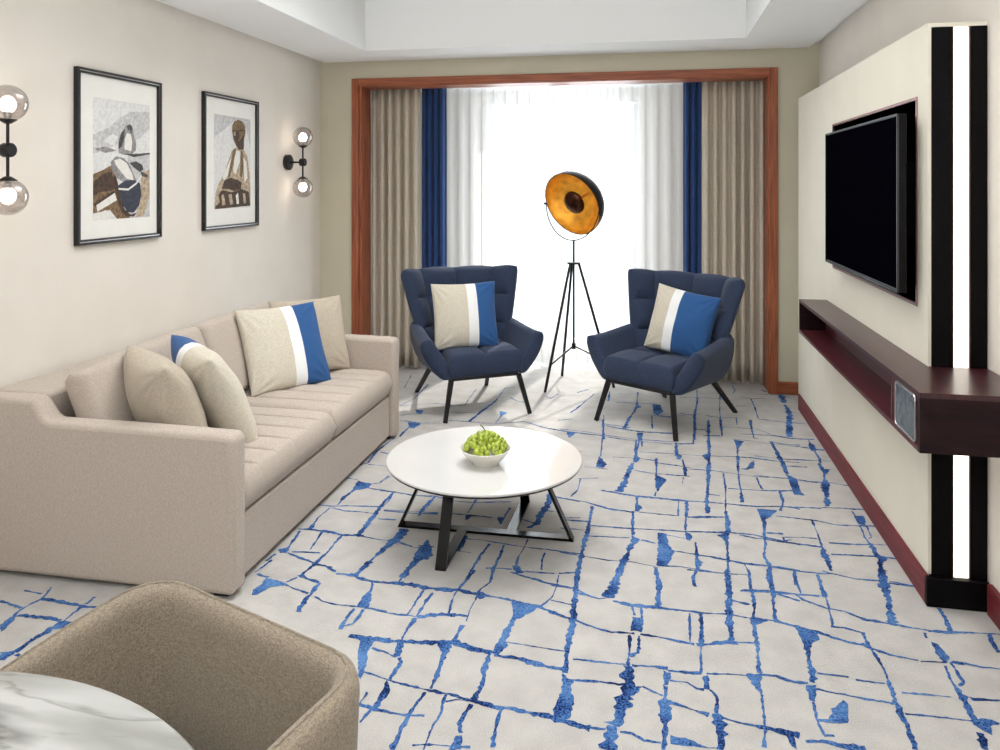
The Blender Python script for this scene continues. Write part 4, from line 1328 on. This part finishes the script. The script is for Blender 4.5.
# ------------------------------------------------------------------ wall lamps
def sconce(y, z, label):
    w = thing('wall_lamp', label, 'wall lamp', (XL, y, z), 0, 'twin globe wall lamps')
    Mx_ = Matrix.Rotation(PI/2, 3, 'Y')
    obj('backplate', lathe(NB(), [(0, 0), (0.058, 0), (0.060, 0.003), (0.060, 0.030), (0.055, 0.034), (0, 0.034)], (0, 0, 0), 40, Mx_), M_black, w)
    obj('arm', tube(NB(), [(0.034, 0, 0), (0.125, 0, 0)], 0.007, 12), M_black, w)
    obj('hub', lathe(NB(), [(0, 0.115), (0.026, 0.115), (0.030, 0.120), (0.030, 0.154), (0.026, 0.159), (0, 0.159)], (0, 0, 0), 28, Mx_), M_black, w)
    obj('stem', tube(NB(), [(0.137, 0, -0.118), (0.137, 0, 0.118)], 0.0065, 12), M_black, w)
    for s in (-1, 1):
        Z = Matrix.Identity(3) if s > 0 else Matrix.Rotation(PI, 3, 'X')
        c = Vector((0.137, 0, 0))
        obj('globe_cap', lathe(NB(), [(0, 0.110), (0.012, 0.110), (0.030, 0.122), (0.036, 0.126), (0.034, 0.129), (0, 0.129)], c, 28, Z), M_black, w)
        obj('bulb_socket', lathe(NB(), [(0, 0.128), (0.016, 0.128), (0.016, 0.160), (0, 0.160)], c, 20, Z), M_chrome, w)
        gpr = []
        for k in range(2, 25): a = PI-PI*k/24; gpr.append((0.077*math.sin(a) if k < 24 else 0, 0.196+0.077*math.cos(a)))
        gl = obj('globe', lathe(NB(), gpr, c, 40, Z), M_globe, w, angle=180, label='smoked glass globe')
        obj('bulb', ball(NB(), c+Vector((0, 0, s*0.190)), 0.031, 18, 12, sz=1.15), M_bulb, w, angle=180)
    return w
sconce(2.81, 1.742, 'twin globe black wall lamp at the left edge, before the framed pictures')
sconce(5.625, 1.768, 'twin globe black wall lamp near the window corner, beyond the framed pictures')

# ------------------------------------------------------------------ framed pictures (width along y, seen from +x)
INK = {k: mat('print_ink_'+k, c, 0.7, noise_scale=60, noise_amt=a) for k, c, a in (
    ('paper', (222, 222, 220), 0.05), ('pale_grey', (196, 196, 196), 0.10), ('mid_grey', (142, 140, 140), 0.2), ('dark_grey', (72, 70, 72), 0.25),
    ('ink_blue', (52, 56, 70), 0.2), ('sepia', (112, 90, 64), 0.3), ('dark_sepia', (66, 50, 38), 0.35), ('light_sepia', (176, 158, 134), 0.2), ('bone', (230, 228, 222), 0.03))}
INK_KEYS = list(INK)
def picture(y0, y1, z0, z1, u0, u1, v0, v1, shapes, label):
    """u across (0..1 = y0..y1), v down; shapes are in print coordinates 0..1"""
    w = thing('framed_picture', label, 'picture', (XL+0.001, (y0+y1)/2, (z0+z1)/2), 0, 'framed pictures on the left wall')
    W_, H_ = (y1-y0)/2, (z1-z0)/2; f = 0.012; D = 0.028
    b = NB(); box(b, 0, D, -W_, -W_+f, -H_, H_); box(b, 0, D, W_-f, W_, -H_, H_); box(b, 0, D, -W_+f, W_-f, H_-f, H_); box(b, 0, D, -W_+f, W_-f, -H_, -H_+f)
    obj('frame', b, M_blackp, w, bevel=0.0015)
    b = NB(); g = f+0.004
    for a in ((-W_+f, -W_+g, -H_+f, H_-f), (W_-g, W_-f, -H_+f, H_-f), (-W_+g, W_-g, H_-g, H_-f), (-W_+g, W_-g, -H_+f, -H_+g)): box(b, 0.001, D-0.004, *a)
    obj('frame_fillet', b, M_chrome, w, smooth=False, label='silver fillet inside the black frame')
    b = NB(); h = g+0.010
    for a in ((-W_+g, -W_+h, -H_+g, H_-g), (W_-h, W_-g, -H_+g, H_-g), (-W_+h, W_-h, H_-h, H_-g), (-W_+h, W_-h, -H_+g, -H_+h)): box(b, 0.001, D-0.008, *a)
    obj('inner_frame', b, M_blackp, w, smooth=False)
    obj('mount', box(NB(), 0.002, 0.010, -W_+h, W_-h, -H_+h, H_-h), M_mat, w, smooth=False, label='white mount')
    b = NB()
    def pt(u, v, k): return (0.0104+0.00008*k, lerp(-W_, W_, lerp(u0, u1, u)), lerp(H_, -H_, lerp(v0, v1, v)))
    for k, (ink, P) in enumerate([('pale_grey' if False else 'paper', [(0, 0), (0, 1), (1, 1), (1, 0)])]+shapes):
        fc = b.faces.new([b.verts.new(pt(u, v, k)) for u, v in P]); fc.material_index = INK_KEYS.index(ink)
    for fc in b.faces:
        fc.normal_update()
        if fc.normal.x < 0: fc.normal_flip()
    obj('print', b, [INK[k] for k in INK_KEYS], w, smooth=False, recalc=False)
    return w
def N1(ps): return [((x-118)/207, (y-165)/440) for x, y in ps]
falcon = [
 ('pale_grey', N1([(118, 300), (170, 270), (210, 230), (250, 200), (325, 190), (325, 260), (280, 300), (200, 330), (118, 370)])),
 ('paper', N1([(150, 320), (185, 290), (205, 300), (190, 335)])), ('mid_grey', N1([(120, 350), (160, 338), (200, 352), (160, 362)])),
 ('pale_grey', N1([(240, 370), (325, 350), (325, 604), (240, 604)])),
 ('light_sepia', N1([(290, 430), (325, 420), (325, 520), (300, 600), (270, 604), (290, 520)])),
 ('sepia', N1([(118, 440), (150, 425), (182, 405), (196, 440), (215, 520), (225, 575), (250, 604), (200, 604), (175, 570), (118, 580)])),
 ('dark_sepia', N1([(118, 470), (150, 440), (180, 430), (198, 490), (180, 500), (140, 505), (118, 520)])),
 ('bone', N1([(128, 545), (192, 508), (200, 535), (132, 575)])), ('dark_sepia', N1([(120, 545), (190, 500), (192, 508), (122, 556)])),
 ('bone', N1([(118, 590), (160, 570), (178, 585), (160, 604), (118, 604)])),
 ('mid_grey', N1([(178, 395), (196, 372), (225, 378), (246, 400), (262, 440), (275, 470), (225, 470), (196, 450), (183, 425)])),
 ('bone', N1([(190, 388), (210, 380), (235, 395), (255, 435), (262, 462), (235, 455), (215, 430), (196, 405)])),
 ('ink_blue', N1([(205, 480), (230, 462), (262, 460), (286, 472), (292, 515), (282, 560), (262, 585), (238, 582), (222, 555), (212, 520)])),
 ('dark_sepia', N1([(193, 440), (205, 480), (214, 530), (228, 570), (250, 592), (275, 585), (262, 600), (230, 596), (208, 560), (196, 510), (186, 450)])),
 ('dark_grey', N1([(246, 395), (270, 388), (296, 402), (300, 420), (284, 428), (262, 412)])),
 ('bone', N1([(205, 490), (240, 492), (270, 470), (290, 440), (293, 444), (273, 476), (241, 500), (206, 497)])),
 ('dark_grey', N1([(288, 425), (318, 440), (312, 452), (292, 442)])),
 ('mid_grey', N1([(205, 358), (206, 315), (214, 285), (228, 262), (238, 250), (250, 248), (258, 262), (262, 285), (270, 310), (270, 345), (255, 362), (225, 366)])),
 ('dark_grey', N1([(204, 345), (207, 312), (216, 285), (228, 268), (226, 300), (216, 335)])),
 ('bone', N1([(226, 345), (228, 305), (236, 282), (250, 285), (256, 315), (252, 350)])),
 ('dark_grey', N1([(236, 256), (246, 248), (256, 256), (256, 272), (250, 280), (246, 265), (240, 276)])),
 ('dark_grey', N1([(225, 362), (262, 360), (325, 352), (325, 358), (262, 372)])),
]
def N2(ps): return [((x-120)/150, (y-195)/425) for x, y in ps]
figure = [
 ('pale_grey', N2([(120, 195), (270, 195), (270, 330), (250, 240), (200, 210), (160, 260), (120, 300)])),
 ('light_sepia', N2([(205, 338), (238, 335), (258, 380), (266, 460), (270, 540), (270, 612), (122, 620), (124, 560), (135, 510), (160, 460), (176, 400), (190, 355)])),
 ('bone', N2([(210, 350), (226, 352), (224, 400), (206, 460), (196, 450), (200, 390)])), ('bone', N2([(236, 380), (252, 400), (256, 480), (244, 500), (240, 430)])),
 ('bone', N2([(178, 410), (190, 380), (186, 450), (160, 490), (152, 480)])),
 ('sepia', N2([(196, 345), (207, 345), (196, 420), (180, 480), (174, 470)])), ('sepia', N2([(228, 350), (236, 352), (240, 420), (232, 480), (224, 470)])),
 ('dark_sepia', N2([(160, 490), (186, 478), (214, 488), (232, 500), (228, 530), (200, 540), (176, 530), (150, 530)])),
 ('dark_sepia', N2([(135, 560), (150, 535), (190, 545), (230, 530), (262, 545), (268, 600), (268, 612), (124, 619), (128, 590)])),
 ('light_sepia', N2([(148, 560), (158, 552), (164, 600), (152, 606)])), ('light_sepia', N2([(176, 556), (188, 552), (196, 600), (184, 604)])),
 ('bone', N2([(206, 560), (216, 548), (220, 600), (210, 602)])), ('light_sepia', N2([(236, 552), (246, 550), (250, 598), (240, 600)])),
 ('light_sepia', N2([(124, 560), (136, 548), (142, 590), (126, 606)])),
 ('sepia', N2([(191, 262), (192, 235), (200, 215), (216, 206), (234, 210), (246, 228), (248, 262), (240, 300), (238, 345), (218, 345), (206, 325), (196, 300)])),
 ('dark_sepia', N2([(196, 262), (220, 258), (222, 285), (212, 320), (200, 300)])), ('light_sepia', N2([(197, 262), (206, 260), (205, 282), (199, 284)])),
 ('dark_sepia', N2([(206, 325), (224, 300), (242, 270), (240, 340), (220, 345)])), ('dark_sepia', N2([(191, 258), (247, 248), (247, 254), (192, 265)])),
]
PA = (3.352, 4.018, 1.297, 2.177); PB = (4.458, 5.144, 1.304, 2.185)
picture(*PA, 0.185, 0.865, 0.155, 0.865, falcon, 'black framed print of a hooded bird of prey, nearer the camera of the two pictures')
picture(*PB, 0.185, 0.865, 0.15, 0.85, figure, 'black framed sepia print of a seated robed figure, nearer the window')

# ------------------------------------------------------------------ dining corner in the foreground
tb = thing('dining_table', 'round white marble dining table cut off by the bottom left corner', 'table', (-1.05, 0.543, 0))
obj('tabletop', lathe(NB(), [(0, 0.718), (0.640, 0.718), (0.650, 0.724), (0.651, 0.735), (0.646, 0.740), (0, 0.740)], n=128), M_marble, tb)
obj('pedestal', lathe(NB(), [(0, 0.017), (0.05, 0.017), (0.045, 0.06), (0.040, 0.64), (0.16, 0.70), (0.16, 0.7178), (0, 0.7178)], n=48), M_black, tb)
obj('foot_plate', lathe(NB(), [(0, 0), (0.31, 0), (0.31, 0.008), (0.29, 0.0165), (0, 0.0165)], n=72), M_black, tb)

tc_ = thing('tub_chair', 'taupe tweed tub chair drawn up to the marble dining table', 'chair', (-0.897, 1.186, 0), math.radians(-21.5))
hw, hb, r = 0.292, 0.275, 0.085
segs = []
L1 = hb-r+0.27; La = PI/2*r; L2 = 2*(hw-r); Ltot = 2*L1+2*La+L2
def path(s):
    s *= Ltot
    if s <= L1: return (-hw, -0.27+s)
    s -= L1
    if s <= La: a = s/r; return (-hw+r-r*math.cos(a), hb-r+r*math.sin(a))
    s -= La
    if s <= L2: return (-hw+r+s, hb)
    s -= L2
    if s <= La: a = s/r; return (hw-r+r*math.sin(a), hb-r+r*math.cos(a))
    s -= La
    return (hw, hb-r-s)
def tmid(a, t):
    x, y = path(a); d = abs(2*a-1)
    zt = lerp(0.728, 0.655, smooth01((d-0.35)/0.65)*0.9)
    f = 1+0.05*t
    return (x*f*(1 if y < 0.1 else 1), y*(1+0.06*t) if y > 0 else y, lerp(0.24, zt, t))
obj('shell', shell(NB(), tmid, lambda a, t: 0.025, 84, 30, k=0.35, edge=(0.03, 0.09)), M_tub, tc_, angle=80)
obj('piping', tube(NB(), [Vector(tmid(a/60, 1))+Vector((0, 0, -0.001)) for a in range(1, 60)], 0.0028, 6), M_tub, tc_)
obj('seat', shell(NB(), lambda a, t: (lerp(-0.243, 0.243, a), lerp(-0.275, 0.235, t), 0.405), lambda a, t: 0.062, 30, 30, quilt_in=lambda a, t: 0.012*math.sin(PI*a)*math.sin(PI*t), k=0.5, edge=(0.08, 0.08)), M_tub, tc_, angle=80)
obj('seat_base', box(NB(), -0.24, 0.24, -0.265, 0.235, 0.25, 0.345), M_tub, tc_, bevel=0.01)
for sx in (-1, 1):
    for y0, y1 in ((-0.22, -0.25), (0.20, 0.25)):
        obj('leg', bar(NB(), (0.21*sx, y0, 0.252), (0.235*sx, y1, 0.0), 0.038, 0.038, (0, 1, 0), 0.022, 0.022), M_blackp, tc_, smooth=False)
